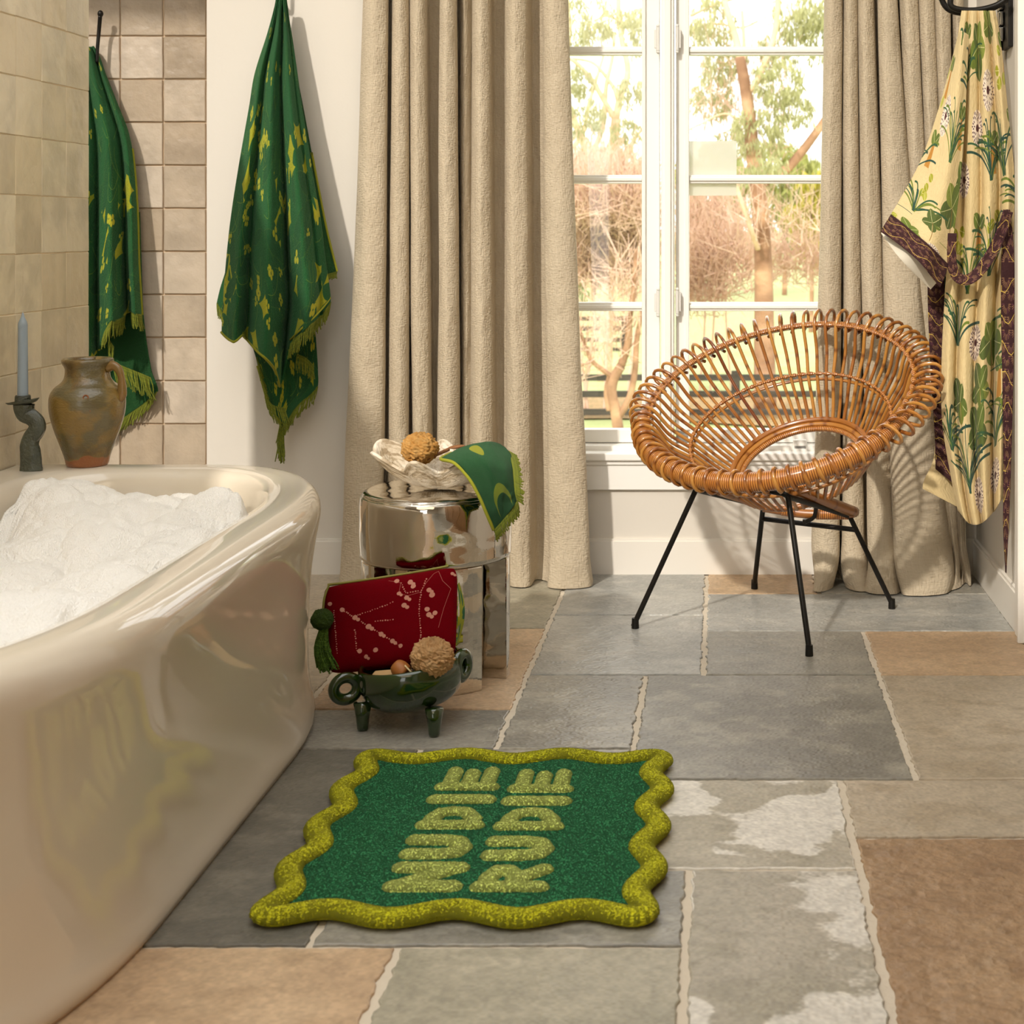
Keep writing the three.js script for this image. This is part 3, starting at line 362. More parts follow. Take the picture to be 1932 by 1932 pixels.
// hanging sheet between two outlines (px, py tables at distance d) with folds of given depth; bottom: py of the hem along u
function hangSheet({ L, R, top, bottom, d, fold, thick = 0.006, uv = [0, 0, 1, 1], nu = 110, nv = 120 }) {
  const f = (u, v) => { const yb = smooth(bottom, u)[0], py = lerp(top, yb, v), xl = smooth(L, py)[0], xr = smooth(R, py)[0], z = fold(u, (py - top) / 900), px = lerp(xl, xr, u), p = at(px, py, d - z); return [p.x, p.y, p.z, lerp(uv[0], uv[2], u) + 0.02 * (z - 0.05) * 10, lerp(uv[3], uv[1], v)]; };
  return { geo: cloth(nu, nv, f, thick), edge: (us, v = 1, dz = 0) => us.map((u) => { const p = f(u, v); return V(p[0], p[1], p[2] + dz); }) };
}
const gauss = (u, c, w) => Math.exp(-(((u - c) / w) ** 2));
{ const d = CAMZ - 0.02, t = thing('towel', 'green terry towel with lime leaves, hanging free on the white wall', 'towel', at(530, 0, CAMZ));
  // back layers first: the lower tail and the side flaps
  const tail = hangSheet({ L: [[300, 470], [640, 474], [680, 484], [740, 495], [775, 503], [800, 510]], R: [[300, 560], [560, 590], [650, 597], [700, 600], [735, 598], [770, 572], [800, 556]], top: 300, bottom: [[0, 690], [0.12, 768], [0.3, 788], [0.48, 806], [0.6, 800], [0.8, 770], [1, 728]], d, fold: (u, v) => 0.07 + 0.02 * Math.sin(u * 9) * v + 0.02 * v, uv: [0.1, 0.1, 0.7, 0.75], nu: 60, nv: 60 });
  part('tail_layer', tail.geo, terry, t);
  hem(tail.edge([0, 0.12, 0.3, 0.45], 1, 0.003), 0.0035, t); fringe(tail.edge([0.45, 0.6, 0.8, 1], 1), 0.05, 40, 3, t, V(-0.25, 0, 0)); fringe(tail.edge([0.42, 0.5, 0.58], 0.995, 0.006), 0.105, 26, 4, t, V(-0.05, 0, 0));
  fringe([at(484, 672, d - 0.14), at(498, 730, d - 0.14), at(512, 762, d - 0.14), at(538, 770, d - 0.14)], 0.06, 46, 5, t, V(0.25, 0, 0));
  fringe([at(560, 668, d - 0.14), at(575, 674, d - 0.13), at(592, 690, d - 0.12)], 0.05, 22, 6, t);
  const side = hangSheet({ L: [[0, 530], [300, 560], [540, 590]], R: [[0, 534], [120, 556], [200, 572], [330, 596], [420, 614], [480, 626], [515, 637]], top: 0, bottom: [[0, 520], [0.5, 518], [1, 512]], d, fold: (u, v) => 0.05 + 0.06 * Math.min(1, v * 2) + 0.025 * Math.sin(u * 3 + 1) * v * 2, uv: [0.75, 0.3, 0.95, 0.95], nu: 24, nv: 70 });
  part('side_layer', side.geo, terryBack, t); hem(side.edge([1, 1], 0.6).concat(side.edge([1], 0.7), side.edge([1], 0.85), side.edge([1], 1)), 0.004, t); fringe(side.edge([0.6, 0.8, 1], 1), 0.02, 14, 7, t);
  const left = hangSheet({ L: [[380, 442], [500, 428], [545, 415], [575, 408]], R: [[380, 445], [600, 425]], top: 380, bottom: [[0, 570], [1, 600]], d, fold: (u, v) => 0.02 + 0.01 * u, nu: 8, nv: 30, uv: [0, 0.3, 0.1, 0.6] });
  part('side_layer', left.geo, terry, t); fringe(left.edge([0, 0.5, 1], 1), 0.035, 14, 8, t);
  // front: four deep folds from the hook to the hem
  const depth = (v) => 0.03 + 0.19 * Math.min(1, v * 1.5);
  const front = hangSheet({ L: [[-8, 523], [60, 505], [140, 480], [200, 470], [320, 449], [420, 434], [520, 424], [600, 419], [626, 418], [690, 418]], R: [[-8, 538], [60, 550], [120, 559], [200, 570], [330, 591], [420, 606], [500, 616], [560, 624], [600, 622], [730, 600]], top: -8, bottom: [[0, 628], [0.06, 640], [0.13, 646], [0.2, 634], [0.24, 641], [0.35, 664], [0.46, 682], [0.54, 700], [0.585, 722], [0.61, 728], [0.625, 690], [0.65, 655], [0.75, 630], [0.9, 598], [1, 570]], d,
    fold: (u, v) => { const k = depth(v), e = Math.pow(clamp(Math.min(u, 1 - u) / 0.12, 0, 1), 0.6); return 0.055 + 0.075 * Math.min(1, v * 2.2) + k * (0.26 * e + 0.34 * gauss(u, 0.13, 0.075) + 0.62 * gauss(u, 0.42, 0.13) + 0.42 * gauss(u, 0.78, 0.1) - 0.22 * gauss(u, 0.245, 0.028) - 0.36 * gauss(u, 0.612, 0.026) - 0.12 * gauss(u, 0.9, 0.02)) + 0.006 * (fbm(u * 8, v * 9, 3, 3) - 0.5); }, nu: 170, nv: 150, uv: [0.0, 0.0, 0.9, 1] });
  part('front_layer', front.geo, terry, t);
  hem(front.edge([0, 0.04, 0.09, 0.13, 0.17, 0.2, 0.24, 0.3, 0.36, 0.42, 0.48, 0.54, 0.585, 0.605], 0.998, 0.002), 0.004, t);
  fringe(front.edge([0.66, 0.7, 0.75, 0.82, 0.9, 0.96, 1], 0.998), 0.046, 64, 9, t, V(-0.12, 0, 0));
  hem(front.edge([0.66, 0.75, 0.85, 0.95, 1], 0.985, 0.004), 0.0028, t);
}
{ const h = thing('wall_hook', 'slim black hook from which the towel on the white wall hangs', 'hook', [-1.39, 1.83, 0]); part('hook_rod', sweep([V(-1.392, 1.84, 0.0), V(-1.392, 1.835, 0.05), V(-1.392, 1.85, 0.09), V(-1.392, 1.93, 0.1)], 0.006, 10, 24), M.black, h); }
{ const d = CAMZ + 0.30 - 0.02, S = 5.1 / CAMZ, t = thing('towel', 'green terry towel with fringed hem hanging on the tiled wall behind the jug', 'towel', at(180, 90, 5.1));
  const depth = (v) => 0.03 + 0.15 * Math.min(1, v * 2);
  const tail = hangSheet({ L: [[400, 110], [800, 130]], R: [[400, 262], [580, 268], [640, 274], [700, 284], [745, 296], [790, 262], [830, 226]], top: 400, bottom: [[0, 845], [0.55, 838], [0.72, 800], [0.9, 762], [1, 738]], d, fold: (u, v) => 0.03 + 0.02 * Math.sin(u * 6), uv: [0.2, 0.1, 0.8, 0.7], nu: 40, nv: 60 });
  part('tail_layer', tail.geo, terryBack, t); fringe(tail.edge([0.45, 0.6, 0.75, 0.9, 1], 1), 0.05, 60, 13, t, V(-0.35, 0, 0));
  fringe([at(212, 682, d - 0.1), at(240, 694, d - 0.09), at(265, 704, d - 0.08), at(284, 712, d - 0.06)], 0.07, 40, 14, t, V(0.2, 0, 0));
  fringe([at(205, 640, d - 0.12), at(215, 655, d - 0.12)], 0.06, 10, 15, t);
  const front = hangSheet({ L: [[88, 140], [200, 122], [400, 108], [640, 96]], R: [[88, 178], [100, 186], [140, 200], [200, 224], [250, 243], [300, 252], [400, 259], [500, 262], [600, 268], [640, 270]], top: 88, bottom: [[0, 700], [0.35, 690], [0.5, 665], [0.62, 612], [0.72, 605], [0.82, 594], [0.86, 588], [0.92, 592], [1, 594]], d,
    fold: (u, v) => { const k = depth(v), e = Math.pow(clamp(Math.min(u + 0.2, 1 - u) / 0.12, 0, 1), 0.6); return 0.02 + 0.015 * Math.min(1, v * 2) + k * (0.25 * e + 0.36 * gauss(u, 0.36, 0.09) + 0.56 * gauss(u, 0.66, 0.11) + 0.24 * gauss(u, 0.93, 0.05) - 0.3 * gauss(u, 0.5, 0.03) - 0.34 * gauss(u, 0.84, 0.026)); }, nu: 120, nv: 130, uv: [0.1, 0.15, 0.75, 1] });
  part('front_layer', front.geo, terry, t);
  fringe(front.edge([0.58, 0.66, 0.74, 0.82], 0.998), 0.055, 40, 16, t, V(-0.15, 0, 0)); fringe(front.edge([0.88, 0.94, 1], 0.998), 0.05, 18, 17, t, V(0.12, 0, 0));
  hem(front.edge([1], 0.38).concat(front.edge([1], 0.5), front.edge([1], 0.65), front.edge([1], 0.8), front.edge([1], 0.9), front.edge([1], 1)), 0.005, t);
  const h = thing('wall_hook', 'slim black metal hook holding the towel on the tiled wall', 'hook', at(184, 95, 5.07));
  part('hook_rod', sweep([at(183, 118, 5.05), at(184, 90, 5.05), at(187, 55, 5.05), at(189, 30, 5.04)], (s) => 0.0052 + 0.0015 * s, 10, 24), M.black, h); part('hook_tip', new THREE.SphereGeometry(0.0095, 16, 12).scale(1, 1.25, 1).translate(...at(189.5, 26, 5.04).toArray()), M.black, h); part('wall_fixing', sweep([at(183, 116, 5.05), at(183, 118, 5.1)], 0.006, 10, 6), M.black, h);
}
// ------------------------------------------------------------ polished metal stool and what lies on it
const patch = (rows) => { const cs = rows.map((r) => new THREE.CatmullRomCurve3(r, false, 'centripetal')); return (u, v) => new THREE.CatmullRomCurve3(cs.map((c) => c.getPoint(u)), false, 'centripetal').getPoint(v); };
const STOOL = { x: at(823, 0, 3.715).x, z: CAMZ - 3.715, R: 0.184, h: 0.46 };
{ const t = thing('stool', 'round polished silver metal drum stool on four slab legs', 'stool', [STOOL.x, 0, STOOL.z]), R = STOOL.R;
  const waves = texture(512, 512, (u, v) => 255 * (0.7 * fbm(u * 5, v * 9, 4, 3) + 0.3 * fbm(u * 16, v * 16, 2, 2)), false, 1.3);
  const chrome = mat({ color: '#d6d0c6', metalness: 1, roughness: 0.055, bumpMap: waves, bumpScale: 0.006 });
  const drum = lathe([[0, 0.295], [R - 0.014, 0.295], [R - 0.004, 0.297], [R, 0.304], [R - 0.001, 0.31], [R + 0.001, 0.36], [R + 0.001, 0.43], [R - 0.002, 0.447], [R - 0.009, 0.456], [R - 0.02, 0.46], [R * 0.5, 0.4585], [0, 0.458]], 96), uv = drum.attributes.uv, p = drum.attributes.position;
  for (let i = 0; i < uv.count; i++) { const a = Math.atan2(p.getX(i), p.getZ(i)); uv.setXY(i, p.getY(i) > 0.456 ? p.getX(i) : a * R, p.getY(i) > 0.456 ? p.getZ(i) : p.getY(i)); }
  obj('drum', drum, chrome, t);
  for (const a0 of [-10, 80, 170, 260]) { const s = new THREE.Shape(), A = (a) => a * Math.PI / 180, n = 14; for (let i = 0; i <= n; i++) { const a = A(a0 + 57 * i / n), x = Math.sin(a) * (R - 0.004), y = -Math.cos(a) * (R - 0.004); i ? s.lineTo(x, y) : s.moveTo(x, y); } for (let i = n; i >= 0; i--) { const a = A(a0 + 57 * i / n); s.lineTo(Math.sin(a) * 0.12, -Math.cos(a) * 0.12); } s.closePath();
    obj('leg', new THREE.ExtrudeGeometry(s, { depth: 0.29, bevelEnabled: true, bevelThickness: 0.003, bevelSize: 0.003, bevelOffset: -0.003, bevelSegments: 2, curveSegments: 4 }).rotateX(-Math.PI / 2).translate(0, 0.003, 0), chrome, t); }
}
{ const t = thing('clam_shell', 'large fluted clam shell holding a sponge on top of the metal stool', 'shell', [STOOL.x + 0.012, STOOL.h, STOOL.z - 0.005]);
  const f = (u, v) => { const a = u * 6.2832, fl = Math.sin(a * 7 + 0.8), tip = gauss((a - 3.35 + 9.4248) % 6.2832, 3.1416, 0.42), r = (0.118 + 0.042 * tip + 0.015 * fl) * Math.pow(v, 0.85) * (1 + 0.22 * Math.abs(Math.cos(a)) ), y = 0.002 + 0.074 * Math.pow(v, 2.1) + 0.015 * fl * v * v * v * (1 - 0.45 * Math.max(0, Math.cos(a))) + 0.02 * tip * v * v + 0.012 * Math.sin(a) * -1 * v; return [Math.cos(a) * r, Math.max(0.001, y), Math.sin(a) * r * 0.82, u * 4, v]; };
  const sh = texture(512, 256, (u, v) => { const n = fbm(u * 14, v * 26, 3, 5), m = fbm(u * 5, v * 5, 6, 4); return mixc(mixc([206, 190, 164], [158, 138, 108], smoothstep(n, 0.42, 0.7)), [228, 216, 196], smoothstep(m, 0.5, 0.7)); }, true, 1);
  const g = cloth(168, 40, f, 0.007); obj('shell_valve', g, mat({ map: sh, roughness: 0.55, bumpMap: glazeBump, bumpScale: 0.004 }), t); }
function spongeGeo(r, seed, seg = 90, lobes = 9) {                            // rough round sponge with pits and lobes
  const g = new THREE.SphereGeometry(r, seg, Math.round(seg * 0.7)), p = g.attributes.position, v = V();
  for (let i = 0; i < p.count; i++) { v.fromBufferAttribute(p, i).normalize(); const a = Math.atan2(v.z, v.x), l = lobes ? 0.06 * Math.abs(Math.sin(a * lobes / 2)) * (1 - v.y * v.y) : 0, n = fbm(v.x * 5 + seed, v.y * 5, v.z * 5 + 3, 3) - 0.5, m = fbm(v.x * 16 + seed, v.y * 16 + 4, v.z * 16, 3) - 0.5, pit = Math.pow(noise(v.x * 11 + seed, v.y * 11, v.z * 11 + 2), 3), k = r * (0.92 + l + 0.22 * n + 0.22 * m - 0.12 * pit); p.setXYZ(i, v.x * k, v.y * k * 0.92, v.z * k); }
  const w = mergeVertices(g.deleteAttribute('normal') && g, 1e-5); w.computeVertexNormals(); return w;
}
const spongeMat = (a, b) => mat({ map: texture(256, 256, (u, v) => mixc(a, b, fbm(u * 24, v * 20, 3, 4)), true, 1), roughness: 1, bumpMap: terryBump, bumpScale: 0.0025 });
{ const p = at(792, 846, 3.68), o = tag(obj('sea_sponge', spongeGeo(0.046, 3), spongeMat([214, 144, 60], [244, 200, 128])), 'lobed orange natural sponge sitting in the clam shell', 'sponge'); o.position.copy(p); }
{ const t = thing('hand_towel', 'small green towel with lime border draped over the edge of the clam shell', 'towel', at(900, 870, 3.62));
  const P = (x, y, d) => at(x, y, d);
  const f = patch([[P(860, 851, 3.72), P(895, 836, 3.76), P(930, 834, 3.77), P(952, 842, 3.76)], [P(832, 866, 3.605), P(872, 847, 3.63), P(925, 841, 3.66), P(964, 858, 3.70)], [P(868, 880, 3.54), P(905, 872, 3.51), P(940, 884, 3.53), P(968, 893, 3.60)], [P(900, 928, 3.515), P(925, 925, 3.50), P(950, 922, 3.52), P(970, 917, 3.57)], [P(918, 968, 3.51), P(936, 955, 3.50), P(955, 945, 3.52), P(972, 932, 3.56)], [P(932, 1000, 3.515), P(946, 985, 3.505), P(962, 965, 3.52), P(976, 945, 3.56)]]);
  const pr = canvasTexture(256, 256, (c) => { c.fillStyle = '#1d5a2c'; c.fillRect(0, 0, 256, 256); c.fillStyle = '#8c9c24'; c.beginPath(); c.arc(150, 205, 66, 0, 7); c.fill(); c.fillStyle = '#1a5228'; c.beginPath(); c.arc(150, 225, 56, 0, 7); c.fill(); c.fillStyle = '#a9a81f'; c.beginPath(); c.arc(120, 66, 18, 0, 7); c.fill(); });
  const m = terry.clone(); m.map = pr;
  part('towel_cloth', cloth(40, 60, (u, v) => { const p = f(u, v); const w = 0.006 * Math.sin(u * 14 + v * 3) * v * (1 - v) * 2; const n = 0.012 * (fbm(u * 5, v * 6, 4, 3) - 0.5); return [p.x + w * 0.4 + n * 0.5, p.y + n * 0.5, p.z + w + n, u, 1 - v]; }, 0.005), m, t);
  const L = [0.05, 0.2, 0.35, 0.5, 0.65, 0.8, 0.9, 1].map((v) => f(0, v).add(V(0, 0, 0.002))); hem(L, 0.0042, t);
  fringe([1, 0.75, 0.5, 0.25, 0].map((u) => f(u, 1)), 0.026, 44, 31, t, V(0.25, 0, 0.1)); fringe([0.12, 0.35, 0.6, 0.8, 1].map((v) => f(1, v)), 0.026, 60, 32, t, V(0.75, 0.55, 0)); }
{ const t = thing('wooden_spoon', 'brown wooden spoon lying on the clam shell behind the sponge', 'spoon', at(865, 848, 3.72)); part('handle', sweep([at(806, 866, 3.66), at(828, 856, 3.70), at(846, 848, 3.735)], (s) => 0.004 + 0.001 * s, 8, 12), mat({ color: '#8a5a32', roughness: 0.6 }), t); part('spoon_head', new THREE.SphereGeometry(0.02, 20, 12).scale(1.1, 0.22, 0.7).rotateZ(0.12).translate(...at(862, 843, 3.765).toArray()), mat({ color: '#8a5a32', roughness: 0.6 }), t); }

// ------------------------------------------------------------ green tripod bowl, pouch, sponge, brushes
const BOWL = { d: 3.36, x: at(778, 0, 3.36).x };
{ const t = thing('tripod_bowl', 'dark green glazed three-legged bowl with two loop handles, on the floor by the stool', 'bowl', [BOWL.x, 0, CAMZ - BOWL.d]);
  const gl = mat({ map: texture(256, 256, (u, v) => mixc([18, 38, 8], [36, 60, 14], fbm(u * 6, v * 12, 2, 4)), true), roughness: 0.14, clearcoat: 1, clearcoatRoughness: 0.06 });
  const basin = lathe(curveProfile([[0, 0.036], [0.05, 0.036], [0.082, 0.044], [0.104, 0.062], [0.115, 0.09], [0.1165, 0.112], [0.113, 0.132], [0.108, 0.137], [0.104, 0.134], [0.103, 0.12], [0.095, 0.08], [0.07, 0.055], [0, 0.048]], 90), 72).translate(0, -0.09, 0).rotateZ(0.13).translate(0, 0.094, 0); obj('basin', basin, gl, t);
  for (const [x, z] of [[-0.098, 0.053], [0.066, 0.092], [-0.01, -0.085]]) { obj('leg', lathe([[0, 0], [0.011, 0.001], [0.0125, 0.006], [0.015, 0.03], [0.02, 0.06], [0, 0.062]], 20).translate(x, 0, z), gl, t); }
  const ring = (cx, cy, cz, rx, ry, ry2, turn) => sweep(Array.from({ length: 14 }, (_, i) => { const a = i / 14 * 6.2832; const q = V(Math.cos(a) * rx, Math.sin(a) * ry, 0).applyAxisAngle(V(0, 1, 0), turn); return q.add(V(cx, cy, cz)); }), (s, a) => 0.0105 * (1 + 0.25 * Math.abs(Math.sin(a))), 12, 56, true);
  const l = at(652, 1299, 3.32), r = at(872, 1256, 3.36); obj('handle', ring(l.x - t.position.x, l.y, l.z - t.position.z, 0.026, 0.024, 0, 0.5), gl, t); obj('handle', ring(r.x - t.position.x, r.y, r.z - t.position.z, 0.022, 0.026, 0, 1.1), gl, t);
}
{ const t = thing('pouch', 'dark red velvet zip pouch with pale spotted print leaning in the green bowl', 'pouch', at(740, 1260, 3.40));
  const pr = canvasTexture(1024, 768, (c, W, H) => { c.fillStyle = '#74000c'; c.fillRect(0, 0, W, H); const q = rng(5), sx = W / 260, sy = H / 200; for (let i = 0; i < 2500; i++) { c.fillStyle = q() > 0.5 ? 'rgba(70,0,8,.25)' : 'rgba(150,14,30,.18)'; c.fillRect(q() * W, q() * H, 3 + q() * 9, 2); }
    const pk = '#d99a84', dot = (x, y, r) => { c.fillStyle = pk; c.beginPath(); c.arc(x * sx, y * sy, r * sx, 0, 7); c.fill(); }, run = (pts, dotted) => { for (let i = 1; i < pts.length; i++) { const [a, b] = pts[i - 1], [x, y] = pts[i]; if (!dotted) { c.strokeStyle = pk; c.lineWidth = 2.2; c.beginPath(); c.moveTo(a * sx, b * sy); c.lineTo(x * sx, y * sy); c.stroke(); } else { const n = Math.round(Math.hypot(x - a, y - b) / 5); for (let k = 0; k < n; k++) dot(a + (x - a) * k / n + q() * 1.5, b + (y - b) * k / n + q() * 1.5, 0.9 + q() * 0.8); } } };
    for (const [x, y, r] of [[14, 44, 5.5], [38, 62, 6], [62, 84, 6.5], [88, 108, 7], [112, 128, 6], [134, 146, 6], [150, 158, 5], [68, 158, 6], [100, 160, 6], [80, 172, 5], [148, 44, 5], [163, 56, 6], [158, 72, 6.5], [170, 22, 6.5], [176, 32, 6], [206, 46, 6], [212, 58, 7], [203, 88, 6], [206, 100, 6.5], [218, 98, 6], [144, 14, 6], [252, 16, 5]]) { dot(x, y, r * 0.8); dot(x + 2.5 * (q() - 0.5), y + 2.5 * (q() - 0.5), r * 0.72); if (q() > 0.55) dot(x + r * 0.9, y + r * 0.8, r * 0.62); }
    run([[38, 62], [62, 84], [88, 108], [134, 146], [150, 158]], true); run([[62, 80], [120, 66], [140, 58]], true); run([[148, 44], [152, 20], [128, 10]], false); run([[148, 44], [165, 52], [190, 48], [200, 30], [215, 10], [224, 6]], false); run([[152, 20], [160, 44], [190, 44]], true); run([[190, 48], [186, 90], [190, 140], [186, 160]], true); run([[224, 6], [232, 30], [248, 50], [235, 90], [225, 130]], false); run([[20, 60], [22, 160]], true); run([[60, 110], [62, 160]], true); run([[100, 98], [140, 100]], true); run([[200, 20], [190, 48]], true); });
  const velvet = mat({ map: pr, roughness: 0.9, bumpMap: terryBump, bumpScale: 0.002, specularIntensity: 0.15, ior: 1.45 });
  const C = [at(608, 1106, 3.44), at(864, 1066, 3.46), at(860, 1245, 3.385), at(620, 1274, 3.37)], nrm = V(0.12, 0.35, 1).normalize();
  const base = (u, v) => { const uu = u + 0.0, a = C[0].clone().lerp(C[1], uu), b = C[3].clone().lerp(C[2], uu), p = a.lerp(b, v); const e = 0.014 * (1 - Math.pow(Math.abs(2 * u - 1), 3)); p.y += (v < 0.5 ? -e * (1 - 2 * v) * 0.25 : 0); return p; };
  const R = (x) => Math.sign(x) * Math.pow(Math.abs(x), 1);                      // rounded corners: pull the corner points in
  const face = (sgn, T) => (u, v) => { let a = 2 * u - 1, b = 2 * v - 1; const rc = 1 - 0.06 * Math.pow(Math.abs(a * b), 6); const p = base((a * rc + 1) / 2, (b * rc + 1) / 2), k = T * Math.pow((1 - Math.pow(Math.abs(a), 3.2)) * (1 - Math.pow(Math.abs(b), 4)), 0.5) + 0.004 * (fbm(u * 5, v * 4, 3, 3) - 0.5); p.addScaledVector(nrm, sgn * k); return [p.x, p.y, p.z, u, 1 - v]; };
  part('front_panel', grid(60, 48, face(1, 0.034)), velvet, t);
  const leafy = mat({ map: canvasTexture(256, 256, (c) => { c.fillStyle = '#8f9418'; c.fillRect(0, 0, 256, 256); const q = rng(4); for (let i = 0; i < 14; i++) { c.fillStyle = '#1c5a34'; c.beginPath(); c.ellipse(q() * 256, q() * 256, 34, 14, q() * 3, 0, 7); c.fill(); } }), roughness: 0.9 });
  const bk = grid(60, 48, face(-1, 0.03)); part('back_panel', bk.translate(0.0, 0, 0), velvet, t);
  part('side_panel', grid(10, 40, (u, v) => { const p = base(0.955, 0.22 + 0.66 * v), k = Math.sin(v * Math.PI); return [p.x + 0.01 + 0.014 * k * (0.5 + 0.5 * u), p.y, p.z - 0.015 - 0.03 * u, u * 0.4, v]; }), leafy, t);
  const tp = (u) => base(u, 0.0).add(V(0, 0.002, 0)); part('zip', sweep([0.04, 0.15, 0.35, 0.55, 0.75, 0.93].map(tp), 0.0032, 6, 40), mat({ color: '#8a8436', roughness: 0.6 }), t);
  part('cord', sweep([tp(0.05), at(612, 1128, 3.40), at(609, 1155, 3.38)], 0.0026, 6, 16), mat({ color: '#75702a', roughness: 0.8 }), t);
  const green = mat({ map: texture(128, 128, (u, v) => mixc([66, 96, 20], [96, 130, 38], noise(u * 60, v * 60)), true, 2), roughness: 1, bumpMap: terryBump, bumpScale: 0.006 });
  const pc = at(608, 1169, 3.37); part('pompom', spongeGeo(0.0275, 9, 60, 0).translate(pc.x, pc.y, pc.z), green, t);
  const q = rng(12), st = []; for (let i = 0; i < 90; i++) { const a = q() * 6.28, r = 0.017 * Math.sqrt(q()), L = 0.085 + 0.014 * q(), x = pc.x + 0.004 + Math.cos(a) * r * 0.5, z = pc.z + Math.sin(a) * r * 0.5, y = pc.y - 0.018; st.push(sweep([V(x, y, z), V(x + Math.cos(a) * r * 0.5 - 0.004, y - L * 0.5, z + Math.sin(a) * r * 0.5), V(x + Math.cos(a) * r * 1.1 + 0.012, y - L, z + Math.sin(a) * r)], 0.0019, 5, 6)); }
  tag(part('tassel', st, green, t), null, null, null, 'stuff'); }
{ const p = at(816, 1241, 3.30), o = tag(obj('sea_sponge', spongeGeo(0.051, 17, 100, 0), spongeMat([206, 150, 92], [240, 200, 146])), 'large rough tan sea sponge lying in the green bowl in front of the pouch', 'sponge'); o.position.copy(p); }
{ const p = at(758, 1266, 3.285), t = thing('nail_brush', 'small round wooden brush with pale bristles lying in the green bowl', 'brush', p), wood = mat({ color: '#a3642a', roughness: 0.5 });
  obj('wooden_grip', lathe(curveProfile([[0, 0.024], [0.012, 0.022], [0.018, 0.012], [0.02, 0], [0.018, -0.01], [0, -0.012]], 24), 28).rotateZ(0.9).rotateY(-0.3), wood, t);
  const b = []; const q = rng(3); for (let i = 0; i < 6; i++) b.push(sweep([V(0.010 + 0.0034 * i, 0.017 - 0.0035 * i, 0.016), V(0.022 + 0.0034 * i, 0.006 - 0.0035 * i, 0.021)], 0.0017, 6, 3)); obj('bristles', b, mat({ color: '#e6cf9c', roughness: 0.8 }), t); }
{ const t = thing('bath_brush', 'flat pale wooden brush lying in the green bowl below the pouch', 'brush', at(705, 1272, 3.31)); part('brush_back', new RoundedBoxGeometry(0.085, 0.014, 0.05, 3, 0.006).rotateZ(0.08).translate(...at(738, 1274, 3.31).toArray()), mat({ map: texture(128, 128, (u, v) => mixc([196, 160, 106], [214, 182, 132], fbm(u * 4, v * 40, 2, 3)), true, 10), roughness: 0.6 }), t); }
